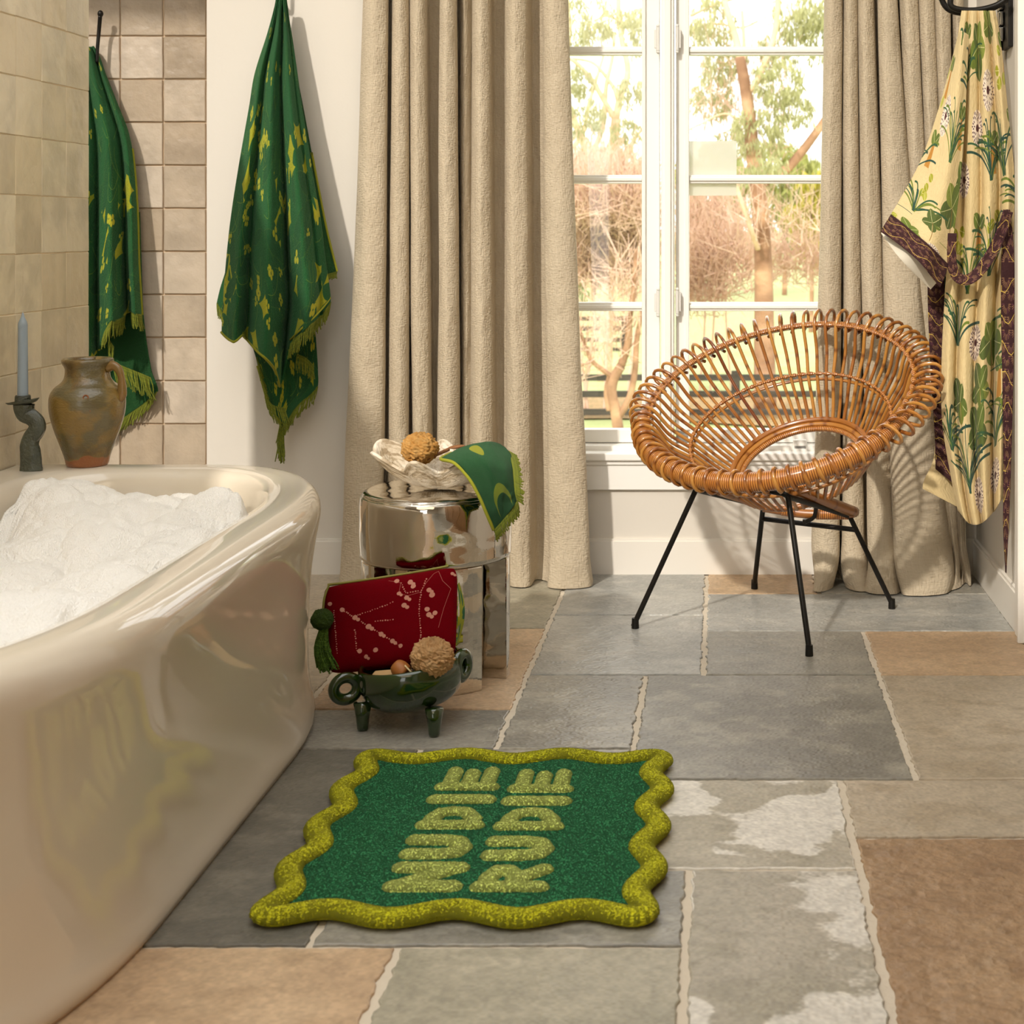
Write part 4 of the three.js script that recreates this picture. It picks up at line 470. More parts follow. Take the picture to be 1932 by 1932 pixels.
// ------------------------------------------------------------ bath mat
{ const x0 = -0.752, x1 = -0.084, z0 = 1.674, z1 = 2.452, Y = 0.0, t = thing('bath_mat', 'green tufted bath mat with wavy lime border and raised lime words NUDIE RUDIE', 'bath mat', [(x0 + x1) / 2, 0, (z0 + z1) / 2]);
  const A = 0.019, r = 0.03, loop = (o) => { const P = [], a0 = x0 + r + o, a1 = x1 - r - o, b0 = z0 + r + o, b1 = z1 - r - o, n = 60;
    for (let i = 0; i < n; i++) { const s = i / n; P.push([lerp(a0, a1, s), b0 - A * Math.cos(s * 6.2832 * 3) + A * 0.4]); } for (let i = 0; i < n; i++) { const s = i / n; P.push([a1 + A * Math.cos(s * 6.2832 * 4) - A * 0.4, lerp(b0, b1, s)]); } for (let i = 0; i < n; i++) { const s = i / n; P.push([lerp(a1, a0, s), b1 + A * Math.cos(s * 6.2832 * 3) - A * 0.4]); } for (let i = 0; i < n; i++) { const s = i / n; P.push([a0 - A * Math.cos(s * 6.2832 * 4) + A * 0.4, lerp(b1, b0, s)]); }
    const Q = P.map((p, i) => { let sx = 0, sz = 0, w = 0; for (let k = -5; k <= 5; k++) { const q = P[(i + k + P.length) % P.length], g = Math.exp(-k * k / 9); sx += q[0] * g; sz += q[1] * g; w += g; } return [sx / w, sz / w]; }); return Q; };
  const path = loop(0), pileTex = (a, b, s) => texture(512, 512, (u, v) => mixc(a, b, 0.6 * noise(u * 170, v * 170, s) + 0.4 * fbm(u * 12, v * 12, s, 4)), true, 3.4);
  const pileBump = texture(512, 512, (u, v) => 255 * (0.7 * noise(u * 150, v * 150, 3) + 0.3 * fbm(u * 16, v * 16, 2, 3)), false, 3.4);
  const baseM = mat({ map: pileTex([30, 116, 66], [54, 146, 90], 3), roughness: 1, bumpMap: pileBump, bumpScale: 0.006 }), limeM = mat({ map: pileTex([192, 190, 6], [226, 222, 34], 5), roughness: 1, bumpMap: pileBump, bumpScale: 0.008 }), letM = mat({ map: pileTex([212, 230, 100], [240, 250, 146], 7), roughness: 1, bumpMap: pileBump, bumpScale: 0.008 });
  const sh = new THREE.Shape(); path.forEach(([x, z], i) => i ? sh.lineTo(x, -z) : sh.moveTo(x, -z)); sh.closePath();
  part('mat_pile', new THREE.ExtrudeGeometry(sh, { depth: 0.014, bevelEnabled: false }).rotateX(-Math.PI / 2), baseM, t);
  const br = 0.0225, bg = sweep(path.map(([x, z]) => V(x, 0, z)), (s, a) => br * (1 + 0.04 * (noise(s * 150, a * 2) - 0.5)), 18, 480, true); bg.scale(1, 0.62, 1).translate(0, 0.0135, 0); bg.computeVertexNormals(); part('border', bg, limeM, t);
  // letters: strokes on a card whose x runs along the word (away from the window side of the viewer) and y up the letter
  const G = { N: [[[0.16, 0], [0.16, 1]], [[0.16, 0.95], [0.84, 0.05]], [[0.84, 0], [0.84, 1]]], I: [[[0.5, 0], [0.5, 1]]], E: [[[0.2, 0], [0.2, 1]], [[0.2, 0.12], [1, 0.12]], [[0.2, 0.5], [0.9, 0.5]], [[0.2, 0.88], [1, 0.88]]], U: [[[0.2, 1], [0.2, 0.45], [0.26, 0.2], [0.5, 0.1], [0.74, 0.2], [0.8, 0.45], [0.8, 1]]], D: [[[0.2, 0], [0.2, 1]], [[0.2, 0.1], [0.5, 0.1], [0.78, 0.28], [0.82, 0.55], [0.75, 0.78], [0.5, 0.9], [0.2, 0.9]]], R: [[[0.2, 0], [0.2, 1]], [[0.2, 0.9], [0.55, 0.9], [0.8, 0.78], [0.8, 0.58], [0.6, 0.45], [0.2, 0.45]], [[0.45, 0.45], [0.85, 0]]] };
  const tufts = [];
  const word = (chars, xTop, xBot) => { for (const [ch, dA, dB, sw] of chars) { const za = CAMZ - dA * 0.981, zb = CAMZ - dB * 0.981, w = sw, g = [], M2 = (p) => { const y = lerp(0.12, 0.88, p[1]), x = lerp(0.05, 0.95, p[0]); return [lerp(xBot, xTop, y), lerp(za, zb, x)]; };
      const segs = []; for (const st of G[ch]) { const pts = st.map(M2); for (let i = 1; i < pts.length; i++) segs.push([...pts[i - 1], ...pts[i]]); }
      const dist = (x, z) => { let m = 1; for (const [ax, az, bx, bz] of segs) { const ux = bx - ax, uz = bz - az, k = clamp(((x - ax) * ux + (z - az) * uz) / (ux * ux + uz * uz || 1), 0, 1); m = Math.min(m, Math.hypot(x - ax - ux * k, z - az - uz * k)); } return m / w; };
      const X0 = Math.min(xTop, xBot) - 0.006, X1 = Math.max(xTop, xBot) + 0.006, Z0 = Math.min(za, zb) - 0.008, Z1 = Math.max(za, zb) + 0.008, c = 0.0014, nx = Math.ceil((X1 - X0) / c), nz = Math.ceil((Z1 - Z0) / c), P = [], I = [], UV = [], hh = (x, z) => { const d = dist(x, z); return d < 1 ? 0.0095 * Math.pow(1 - Math.pow(d, 2.6), 0.6) * (0.9 + 0.2 * noise(x * 260, z * 260)) : -0.001; };
      for (let j = 0; j <= nz; j++) for (let i = 0; i <= nx; i++) { const x = X0 + (X1 - X0) * i / nx, z = Z0 + (Z1 - Z0) * j / nz; P.push(x, 0.0135 + hh(x, z), z); UV.push(x, z); if (dist(x, z) < 0.98) tufts.push([x, z, hh(x, z)]); }
      for (let j = 0; j < nz; j++) for (let i = 0; i < nx; i++) { const q0 = j * (nx + 1) + i, q1 = q0 + 1, q2 = q0 + nx + 1, q3 = q2 + 1; if ([q0, q1, q2, q3].some((k) => P[k * 3 + 1] > 0.0135)) I.push(q0, q2, q1, q1, q2, q3); }
      const lg = new THREE.BufferGeometry().setAttribute('position', new THREE.Float32BufferAttribute(P, 3)).setAttribute('uv', new THREE.Float32BufferAttribute(UV, 2)); lg.setIndex(I); const m = lg.toNonIndexed ? mergeVertices(lg.toNonIndexed(), 1e-6) : lg; m.computeVertexNormals(); tag(part('raised_letter', m, letM, t), 'raised pale lime letter ' + ch); } };
  word([['N', 2.512, 2.632, 0.0185], ['U', 2.640, 2.752, 0.0185], ['D', 2.768, 2.886, 0.0155], ['I', 2.897, 2.944, 0.0185], ['E', 2.958, 3.078, 0.0155]], -0.550, -0.424);
  word([['R', 2.506, 2.624, 0.0165], ['U', 2.634, 2.746, 0.0185], ['D', 2.762, 2.882, 0.0155], ['I', 2.888, 2.936, 0.0185], ['E', 2.948, 3.066, 0.0155]], -0.408, -0.279);
  // carpet pile: short tufts, one mass per colour
  const cone = new THREE.IcosahedronGeometry(0.0015, 0), q = rng(77), o = new THREE.Object3D();
  const inside = (x, z) => { let c = false; for (let i = 0, j = path.length - 1; i < path.length; j = i++) { const [xi, zi] = path[i], [xj, zj] = path[j]; if ((zi > z) !== (zj > z) && x < (xj - xi) * (z - zi) / (zj - zi) + xi) c = !c; } return c; };
  const mass = (n, m, place) => { const im = new THREE.InstancedMesh(cone, m, n); let k = 0, tries = 0; while (k < n && tries++ < n * 6) { const p = place(); if (!p) continue; o.position.set(p[0] - t.position.x, p[1], p[2] - t.position.z); o.rotation.set((q() - 0.5) * 1.1 + (p[3] ?? 0), q() * 6.28, (q() - 0.5) * 1.1 + (p[4] ?? 0)); const s = 0.7 + 0.6 * q(); o.scale.set(s, s, s); o.updateMatrix(); im.setMatrixAt(k, o.matrix); k++; } im.count = k; im.name = numbered('carpet_pile'); im.castShadow = im.receiveShadow = true; im.userData.kind = 'stuff'; t.add(im); };
  mass(70000, baseM, () => { const x = lerp(x0, x1, q()), z = lerp(z0, z1, q()); return inside(x, z) ? [x, 0.0135, z] : null; });
  mass(42000, limeM, () => { const i = Math.floor(q() * path.length), a = path[i], b = path[(i + 1) % path.length], s = q(), th = (q() * 1.16 - 0.08) * Math.PI, dx = b[0] - a[0], dz = b[1] - a[1], l = Math.hypot(dx, dz) || 1, c = Math.cos(th) * br; return [lerp(a[0], b[0], s) + dz / l * c, 0.0135 + Math.sin(th) * br * 0.62 - 0.001, lerp(a[1], b[1], s) - dx / l * c, 0, 0]; });
  mass(40000, letM, () => { const p = tufts[Math.floor(q() * tufts.length)]; return [p[0] + (q() - 0.5) * 0.0016, 0.0125 + p[2], p[1] + (q() - 0.5) * 0.0016]; });
}
// ------------------------------------------------------------ rattan chair on a black metal stand
{ const t = thing('rattan_chair', 'round rattan bowl chair with radiating rods on a black metal leg frame', 'chair', [0.155, 0, 0.556]);
  const F = V(-0.545, 0, 0.838), S = V(0.838, 0, 0.545), th = 0.532, n = V(0, Math.cos(th), 0).addScaledVector(F, Math.sin(th)), b = F.clone().multiplyScalar(-Math.cos(th)).add(V(0, Math.sin(th), 0)), C = V(0.170, 0.627, 0.55), SX = 1.10;
  const pt = (a, r, h, sx = SX) => C.clone().addScaledVector(S, Math.cos(a) * r * sx).addScaledVector(b, Math.sin(a) * r).addScaledVector(n, h);
  const R0 = 0.371, R1 = 0.272, H1 = -0.129, R2 = 0.202, H2 = -0.248;
  const rat = (a, c, rough = 0.28) => mat({ map: texture(256, 64, (u, v) => { const k = fbm(u * 3, v * 6, a[0], 4), node = Math.pow(Math.abs(Math.sin(u * 9 + a[1])), 60); return mixc(mixc(a, c, k), [96, 46, 14], 0.6 * node); }, true, 3), roughness: rough, clearcoat: 0.7, clearcoatRoughness: 0.15 });
  const rods = [rat([158, 100, 40], [186, 128, 58]), rat([170, 112, 46], [198, 142, 68]), rat([142, 84, 32], [168, 108, 46])], dark = rat([104, 52, 18], [128, 66, 24]);
  const wrapTex = texture(512, 32, (u, v) => 255 * Math.pow(Math.abs(Math.sin(u * Math.PI * 64)), 0.6), false, 1);
  const wrapCol = texture(512, 32, (u, v) => { const s = Math.pow(Math.abs(Math.sin(u * Math.PI * 64)), 0.5), k = noise(Math.floor(u * 64) * 1.7, 2); return mixc([112, 58, 20], mixc([186, 114, 46], [206, 142, 68], k), s); }, true, 1);
  const wrapped = (rep) => { const a = wrapTex.clone(), c = wrapCol.clone(); for (const x of [a, c]) { x.repeat.set(rep, 1); x.wrapS = x.wrapT = THREE.RepeatWrapping; x.needsUpdate = true; } return mat({ map: c, bumpMap: a, bumpScale: 0.0022, roughness: 0.3, clearcoat: 0.6, clearcoatRoughness: 0.2 }); };
  const wr = wrapped(2.6);                                                     // 64 turns per 1 / 2.6 m
  const N = 68, q = rng(9);
  const frontness = (a) => smoothstep(-Math.sin(a), 0.14, 0.5);        // 1 where the rods wrap tightly round the front rim
  for (let i = 0; i < N; i++) { const a = (i + 0.5) / N * Math.PI * 2, k = frontness(a), mixp = (p, f) => pt(a + lerp(p[2] ?? 0, f[2] ?? 0, k), R0 + lerp(p[0], f[0], k), lerp(p[1], f[1], k)), da = (q() - 0.5) * 0.02;
    const P = [pt(a, R2 + 0.003, H2 + 0.004, 1.0), pt(a + da * 0.5, lerp(R2, R1, 0.5) + 0.001, lerp(H2, H1, 0.5) - 0.004, 1.05), pt(a + da, R1 + 0.001, H1 + 0.002), pt(a + da * 0.5, lerp(R1, R0, 0.5) - 0.002, lerp(H1, 0, 0.5) - 0.003), mixp([-0.012, 0.006], [-0.024, 0.006]),
      mixp([0.022, 0.022], [0.002, 0.024]), mixp([0.05, 0.014], [0.027, 0.010]), mixp([0.058, -0.008, 0.006], [0.033, -0.012, 0.006]), mixp([0.046, -0.026, 0.014], [0.024, -0.034, 0.012]), mixp([0.012, -0.026, 0.02], [0.002, -0.042, 0.016]), mixp([-0.006, -0.022, 0.02], [-0.022, -0.030, 0.016])];
    part('rattan_rod', sweep(P, 0.0049 + 0.0008 * q(), 7, 36), a > 2.52 && a < 2.62 ? dark : rods[i % 3], t); }
  const ringPts = (r, h, a0, a1, m, sx) => Array.from({ length: m }, (_, i) => pt(a0 + (a1 - a0) * i / (m - 1), r, h, sx)), full = (r, h, m, sx) => Array.from({ length: m }, (_, i) => pt(i / m * 6.2832, r, h, sx));
  part('rim_hoop', sweep(full(R0 + 0.004, -0.008, 48), (s) => lerp(0.010, 0.027, frontness(s * 6.2832)), 14, 260, true), wr, t);
  part('rim_lashing', sweep(full(R0 - 0.013, 0.002, 48), (s, a) => 0.0065 * (1 + 0.35 * Math.sin(s * N * 6.2832)), 8, 520, true), wr, t);
  part('middle_hoop', sweep(full(R1 + 0.002, H1 + 0.012, 48), (s) => 0.0048 * (1 + 0.4 * Math.sin(s * N * 6.2832)), 8, 520, true), wr, t); part('middle_hoop', sweep(full(R1 + 0.002, H1 - 0.008, 48), 0.0052, 8, 200, true), rods[0], t);
  part('inner_hoop', sweep(full(R2 + 0.004, H2 + 0.012, 40, 1), 0.0085, 10, 140, true), rods[2], t); part('inner_hoop', sweep(full(R2 - 0.009, H2 + 0.004, 40, 1), 0.008, 10, 140, true), rods[0], t); part('inner_hoop', sweep(full(R2 - 0.021, H2 - 0.004, 40, 1), 0.0085, 10, 160, true), wr, t);
  // stand: two runners, bearers under the bowl, metal frame
  const A = (x, y, d) => at(x, y, d), Lt = A(1313, 924, 4.11), Ft = A(1487, 937, 3.99), Bt = A(1440, 955, 4.42), Rt = A(1603, 974, 4.33), mb = M.black, tube = (p, r = 0.0075) => sweep(p, r, 10, Math.max(12, p.length * 8)), foot = (x, z) => V(x, 0.006, z);
  const lf = foot(-0.233, 0.656), ff = foot(0.2355, 0.928), rf = foot(0.5056, 0.442), bf = foot(0.110, 0.198), near = (p, to, k) => p.clone().lerp(to, k);
  for (const [top, ft] of [[Lt, lf], [Ft, ff], [Rt, rf], [Bt, bf]]) { part('leg', tube([top.clone(), near(top, ft, 0.5), ft]), mb, t); part('foot_cap', new THREE.CylinderGeometry(0.0095, 0.0105, 0.028, 12).translate(ft.x + (top.x - ft.x) * 0.03, 0.014, ft.z + (top.z - ft.z) * 0.03), mb, t); }
  part('frame_bar', tube([Lt, near(Lt, Ft, 0.06).add(V(0, 0.007, 0)), near(Lt, Ft, 0.94).add(V(0, 0.007, 0)), Ft]), mb, t); part('frame_bar', tube([Lt, near(Lt, Bt, 0.5), Bt]), mb, t); part('frame_bar', tube([Ft, near(Ft, Rt, 0.5), Rt]), mb, t);
  const Bc = near(Bt, bf, 0.15), Rc = near(Rt, rf, 0.15); part('frame_bar', tube([Bc, near(Bc, Rc, 0.5), Rc]), mb, t);
  part('clamp_hook', sweep([A(1540, 955, 4.3), A(1536, 975, 4.31), A(1520, 985, 4.33)], 0.006, 8, 12), mb, t); part('clamp_nut', new RoundedBoxGeometry(0.02, 0.014, 0.02, 2, 0.003).translate(...A(1521, 984, 4.37).toArray()), mb, t);
  part('seat_bearer', sweep([A(1500, 925, 4.06), A(1555, 945, 4.18), A(1612, 966, 4.33)], 0.016, 12, 24), rods[2], t); part('seat_bearer', sweep([A(1355, 925, 4.12), A(1395, 938, 4.25), A(1440, 950, 4.38)], 0.014, 12, 24), rods[2], t);
  part('cross_bearer', sweep([A(1440, 957, 4.36), A(1520, 969, 4.34), A(1612, 968, 4.32)], 0.014, 12, 30), rods[2], t); part('lashing', sweep([A(1475, 962, 4.35), A(1500, 966, 4.345)], 0.0165, 12, 20), wr, t);
  part('lashing', sweep([A(1540, 970, 4.335), A(1600, 970, 4.325)], 0.0158, 12, 20), wr, t);
}
// ------------------------------------------------------------ coat hooks on the right wall and the robe
{ const t = thing('coat_rack', 'black hook rack with mirror pieces fixed to the right wall above the robe', 'coat rack', [RIGHT_X, 1.62, 0.56]);
  const x = RIGHT_X; part('back_plate', box(x - 0.014, x, 1.605, 2.02, 0.50, 0.60, 0.003), M.black, t); part('back_plate', box(x - 0.022, x - 0.014, 1.575, 2.02, 0.475, 0.512, 0.003), M.black, t);
  const mir = mat({ color: '#c9c6bd', metalness: 1, roughness: 0.08 }); for (const [a, b] of [[1.628, 1.668], [1.672, 1.712], [1.716, 1.80], [1.804, 1.87]]) part('mirror_piece', box(x - 0.03, x - 0.015, a, b, 0.516, 0.545, 0.004), mir, t);
  const h = (z, dx) => part('hook', sweep([V(x - 0.014, 1.74, z), V(x - 0.06, 1.712, z), V(x - 0.13, 1.70, z), V(x - 0.18, 1.712, z + 0.003), V(x - 0.2 - dx, 1.745, z + 0.005), V(x - 0.205 - dx, 1.80, z + 0.006)], 0.0085, 12, 44), M.black, t); h(0.585, 0); h(0.64, -0.02);
}
{ const D = 4.16, t = thing('robe', 'cream cotton robe printed with green leaves and maroon trim, hanging from the wall hook', 'robe', at(1850, 25, D));
  const cream = '#d6c08e', W = 1024, H = 1536;
  const print = canvasTexture(W, H, (c) => { const q = rng(41); c.fillStyle = cream; c.fillRect(0, 0, W, H);
    const leaf = (x, y, s, a, col) => { c.save(); c.translate(x, y); c.rotate(a); c.fillStyle = col; c.beginPath(); c.moveTo(0, 0); c.bezierCurveTo(s * 0.2, -s * 0.55, s * 0.8, -s * 0.5, s, 0); c.bezierCurveTo(s * 0.8, s * 0.5, s * 0.2, s * 0.55, 0, 0); c.fill(); c.strokeStyle = 'rgba(235,225,170,.8)'; c.lineWidth = 2.5; c.beginPath(); c.moveTo(0, 0); c.lineTo(s * 0.92, 0); c.stroke(); c.restore(); };
    const greens = ['#66762a', '#5a6a2a', '#7f8a38', '#505f28'], limes = ['#9a9a26', '#a8a83a'];
    const clump = (x, y, s) => { for (let k = 0; k < 5; k++) leaf(x, y, s * (0.8 + 0.4 * q()), k * 1.2566 + q() * 0.5, greens[Math.floor(q() * 4)]); c.strokeStyle = '#8a6a34'; c.lineWidth = 4; c.beginPath(); c.moveTo(x, y); c.quadraticCurveTo(x + 20, y + s, x + 40 * (q() - 0.5), y + s * 2.4); c.stroke(); };
    const grass = (x, y, s) => { for (let k = 0; k < 18; k++) { const a = -1.57 + (q() - 0.5) * 2.2, l = s * (0.7 + 0.7 * q()); c.strokeStyle = ['#24463a', '#2f5636', '#6a7a2a'][Math.floor(q() * 3)]; c.lineWidth = 4 + q() * 5; c.lineCap = 'round'; c.beginPath(); c.moveTo(x + (q() - 0.5) * 24, y); c.quadraticCurveTo(x + Math.cos(a) * l * 0.4, y + Math.sin(a) * l * 0.9, x + Math.cos(a) * l * 1.2, y + Math.sin(a) * l * 0.8); c.stroke(); } };
    const flower = (x, y, r) => { c.fillStyle = 'rgba(232,216,200,.9)'; c.beginPath(); c.ellipse(x, y, r, r * 1.15, 0, 0, 7); c.fill(); for (let k = 0; k < 44; k++) { const a = k * 2.4, d = r * (0.35 + 0.62 * Math.sqrt(k / 44)); c.fillStyle = '#3e2030'; c.save(); c.translate(x + Math.cos(a) * d, y + Math.sin(a) * d * 1.15); c.rotate(a); c.fillRect(-5, -2, 10, 4); c.restore(); } c.fillStyle = '#4a1c20'; c.beginPath(); c.arc(x, y, r * 0.24, 0, 7); c.fill(); };
    const horn = (x, y, s) => { c.fillStyle = '#c98f3a'; c.beginPath(); c.moveTo(x - s * 0.14, y); c.lineTo(x - s * 0.32, y + s); c.lineTo(x + s * 0.22, y + s); c.lineTo(x + s * 0.12, y); c.fill(); c.strokeStyle = '#8f5a20'; c.lineWidth = 2; for (let k = -2; k < 3; k++) { c.beginPath(); c.moveTo(x + k * s * 0.05, y); c.lineTo(x + k * s * 0.11 - s * 0.04, y + s); c.stroke(); } };
    for (let r = 0; r < 10; r++) for (let k = 0; k < 6; k++) { const x = (k + 0.2 + 0.6 * q() + (r % 2) * 0.4) * W / 6, y = (r + 0.2 + 0.6 * q()) * H / 10, m = Math.floor(q() * 7); if (m === 0 || m === 3) clump(x, y, 62 + q() * 34); else if (m === 1 || m === 5) grass(x, y, 130 + q() * 60); else if (m === 2) flower(x, y, 46 + q() * 12); else if (m === 4) { horn(x, y, 90); leaf(x, y, 60, -2.4, greens[0]); leaf(x, y, 56, -0.6, greens[1]); } else for (let i = 0; i < 5; i++) leaf(x + (q() - 0.5) * 90, y + (q() - 0.5) * 120, 44, q() * 6, limes[i % 2]); } });
  const trimPrint = canvasTexture(512, 512, (c) => { const q = rng(6); c.fillStyle = '#371517'; c.fillRect(0, 0, 512, 512); for (let r = 0; r < 12; r++) for (let k = 0; k < 6; k++) { const x = (k + (r % 2) * 0.5) * 90, y = r * 44; for (let i = 0; i < 13; i++) { const a = Math.PI * (i / 12); c.strokeStyle = q() > 0.3 ? '#8d6a4a' : '#5e3040'; c.lineWidth = 3.4; c.beginPath(); c.moveTo(x + Math.cos(a) * 20, y - Math.sin(a) * 14); c.lineTo(x + Math.cos(a) * 42, y - Math.sin(a) * 34); c.stroke(); } } for (let k = 0; k < 5; k++) { c.strokeStyle = '#c9ab4e'; c.lineWidth = 4; c.beginPath(); const y = 40 + k * 105; c.moveTo(0, y); for (let x = 0; x <= 512; x += 32) c.lineTo(x, y + 26 * Math.sin(x * 0.03 + k)); c.stroke(); } });
  const cb = texture(256, 256, (u, v) => 255 * (0.7 * fbm(u * 6, v * 10, 3, 4) + 0.2 * noise(u * 120, v * 120)), false, 2);
  const body = mat({ map: print, roughness: 0.85, bumpMap: cb, bumpScale: 0.006, sheen: 0.15, sheenColor: new THREE.Color(1, 0.9, 0.7) }), trim = mat({ map: trimPrint, roughness: 0.85, bumpMap: cb, bumpScale: 0.004 }), lining = mat({ color: '#d8d0bd', roughness: 0.9 });
  const uS = 0.55;                                                             // print repeats so that leaves keep their size
  const under = hangSheet({ L: [[300, 1790], [500, 1756], [540, 1750], [700, 1756], [820, 1764], [870, 1760], [905, 1744], [925, 1742], [980, 1790]], R: [[300, 1850], [980, 1850]], top: 300, bottom: [[0, 922], [0.3, 945], [0.6, 962], [1, 968]], d: D + 0.05, fold: (u, v) => 0.02 * Math.sin(u * 7) * v, thick: 0.002, nu: 40, nv: 70, uv: [0, 0, 0.3, 0.62] });
  part('under_panel', under.geo, body, t);
  const band = hangSheet({ L: [[500, 1756], [540, 1750], [700, 1756], [820, 1764], [915, 1766]], R: [[500, 1782], [560, 1782], [700, 1786], [820, 1796], [915, 1806]], top: 500, bottom: [[0, 885], [1, 918]], d: D + 0.03, fold: (u, v) => 0.006 * Math.sin(u * 4 + v * 9), thick: 0.002, nu: 14, nv: 60, uv: [0, 0, 0.3, 2] }); part('front_band', band.geo, trim, t);
  const main = hangSheet({ L: [[20, 1814], [60, 1808], [120, 1802], [200, 1796], [330, 1790], [480, 1788], [560, 1782], [700, 1776], [800, 1778], [900, 1794], [960, 1806], [995, 1816]], R: [[20, 1878], [50, 1884], [100, 1891], [200, 1901], [330, 1914], [420, 1913], [600, 1906], [800, 1901], [995, 1893]], top: 20, bottom: [[0, 962], [0.15, 984], [0.3, 990], [0.5, 986], [0.75, 968], [0.9, 948], [1, 938]], d: D,
    fold: (u, v) => { const k = 0.3 + Math.min(0.7, v * 0.9); return k * (0.05 * gauss(u, 0.35, 0.13) + 0.06 * gauss(u, 0.62, 0.12) + 0.05 * gauss(u, 0.9, 0.08) + 0.045 * gauss(u, 0.1, 0.1) - 0.03 * gauss(u, 0.49, 0.03) - 0.045 * gauss(u, 0.77, 0.03) - 0.03 * gauss(u, 0.22, 0.03)) + 0.008 * (fbm(u * 6, v * 8, 2, 3) - 0.5); }, thick: 0.002, nu: 120, nv: 150, uv: [0.0, 0, uS, 1] });
  part('body_panel', main.geo, body, t);
  const sr = [[[1808, 64], [1816, 60], [1828, 66]], [[1775, 190], [1797, 196], [1822, 205]], [[1738, 300], [1774, 322], [1812, 345]], [[1700, 372], [1748, 408], [1798, 450]], [[1681, 404], [1737, 448], [1789, 498]]];
  const dz = (i) => [0.02 + i * 0.012, 0.06 + i * 0.02, 0.045 + i * 0.012], P3 = (row, i) => row.map(([x, y], k) => at(x, y, D - dz(i)[k]));
  const sl = patch(sr.map(P3)); part('sleeve', cloth(40, 70, (u, v) => { const p = sl(u, v), w = 0.012 * Math.sin(u * 9 + 1) * (0.3 + v) * Math.sin(Math.PI * u); return [p.x, p.y, p.z + w, 0.5 + u * 0.4, 1 - v * 0.55]; }, 0.002), body, t);
  const lastD = dz(4), cu = patch([[[1681, 404], [1737, 448], [1789, 498]], [[1671, 420], [1730, 463], [1784, 518]], [[1661, 437], [1722, 482], [1774, 542]]].map((r) => r.map(([x, y], k) => at(x, y, D - lastD[k] - 0.006)))); part('cuff', cloth(40, 12, (u, v) => { const p = cu(u, v), w = 0.012 * Math.sin(u * 9 + 1) * 1.3 * Math.sin(Math.PI * u); return [p.x, p.y, p.z + w, u, v * 0.4]; }, 0.003), trim, t);
  const li = patch([[[1668, 434], [1722, 476], [1770, 530]], [[1662, 440], [1700, 490], [1756, 546]]].map((r) => r.map(([x, y], k) => at(x, y, D - lastD[k] + 0.03)))); part('sleeve_lining', cloth(24, 6, (u, v) => { const p = li(u, v); return [p.x, p.y, p.z, u, v]; }, 0.002), lining, t);
  const ribbon = (pts, w, dd) => { const c = new THREE.CatmullRomCurve3(pts.map(([x, y]) => at(x, y, D - dd)), false, 'centripetal'); return cloth(6, 60, (u, v) => { const p = c.getPoint(v), tg = c.getTangent(v), nx = -tg.y, ny = tg.x, l = Math.hypot(nx, ny) || 1, k = (u - 0.5) * w; return [p.x + nx / l * k, p.y + ny / l * k, p.z + 0.006 * Math.sin(v * 5 + u * 2), u * 0.25, v * 1.2]; }, 0.003); };
  part('belt', ribbon([[1795, 440], [1794, 480], [1798, 508], [1808, 524], [1824, 528], [1846, 514], [1864, 490], [1880, 462], [1894, 428], [1903, 398]], 0.028, 0.09), trim, t);
  const rb = hangSheet({ L: [[395, 1897], [470, 1890], [600, 1889], [800, 1893], [930, 1893], [1000, 1893], [1082, 1897]], R: [[395, 1906], [470, 1913], [600, 1914], [800, 1910], [930, 1906], [1000, 1903], [1082, 1899]], top: 395, bottom: [[0, 1080], [1, 1082]], d: D - 0.05, fold: (u, v) => 0.006 * Math.sin(v * 20), thick: 0.003, nu: 8, nv: 90, uv: [0, 0, 0.25, 2.4] }); part('belt', rb.geo, trim, t);
}
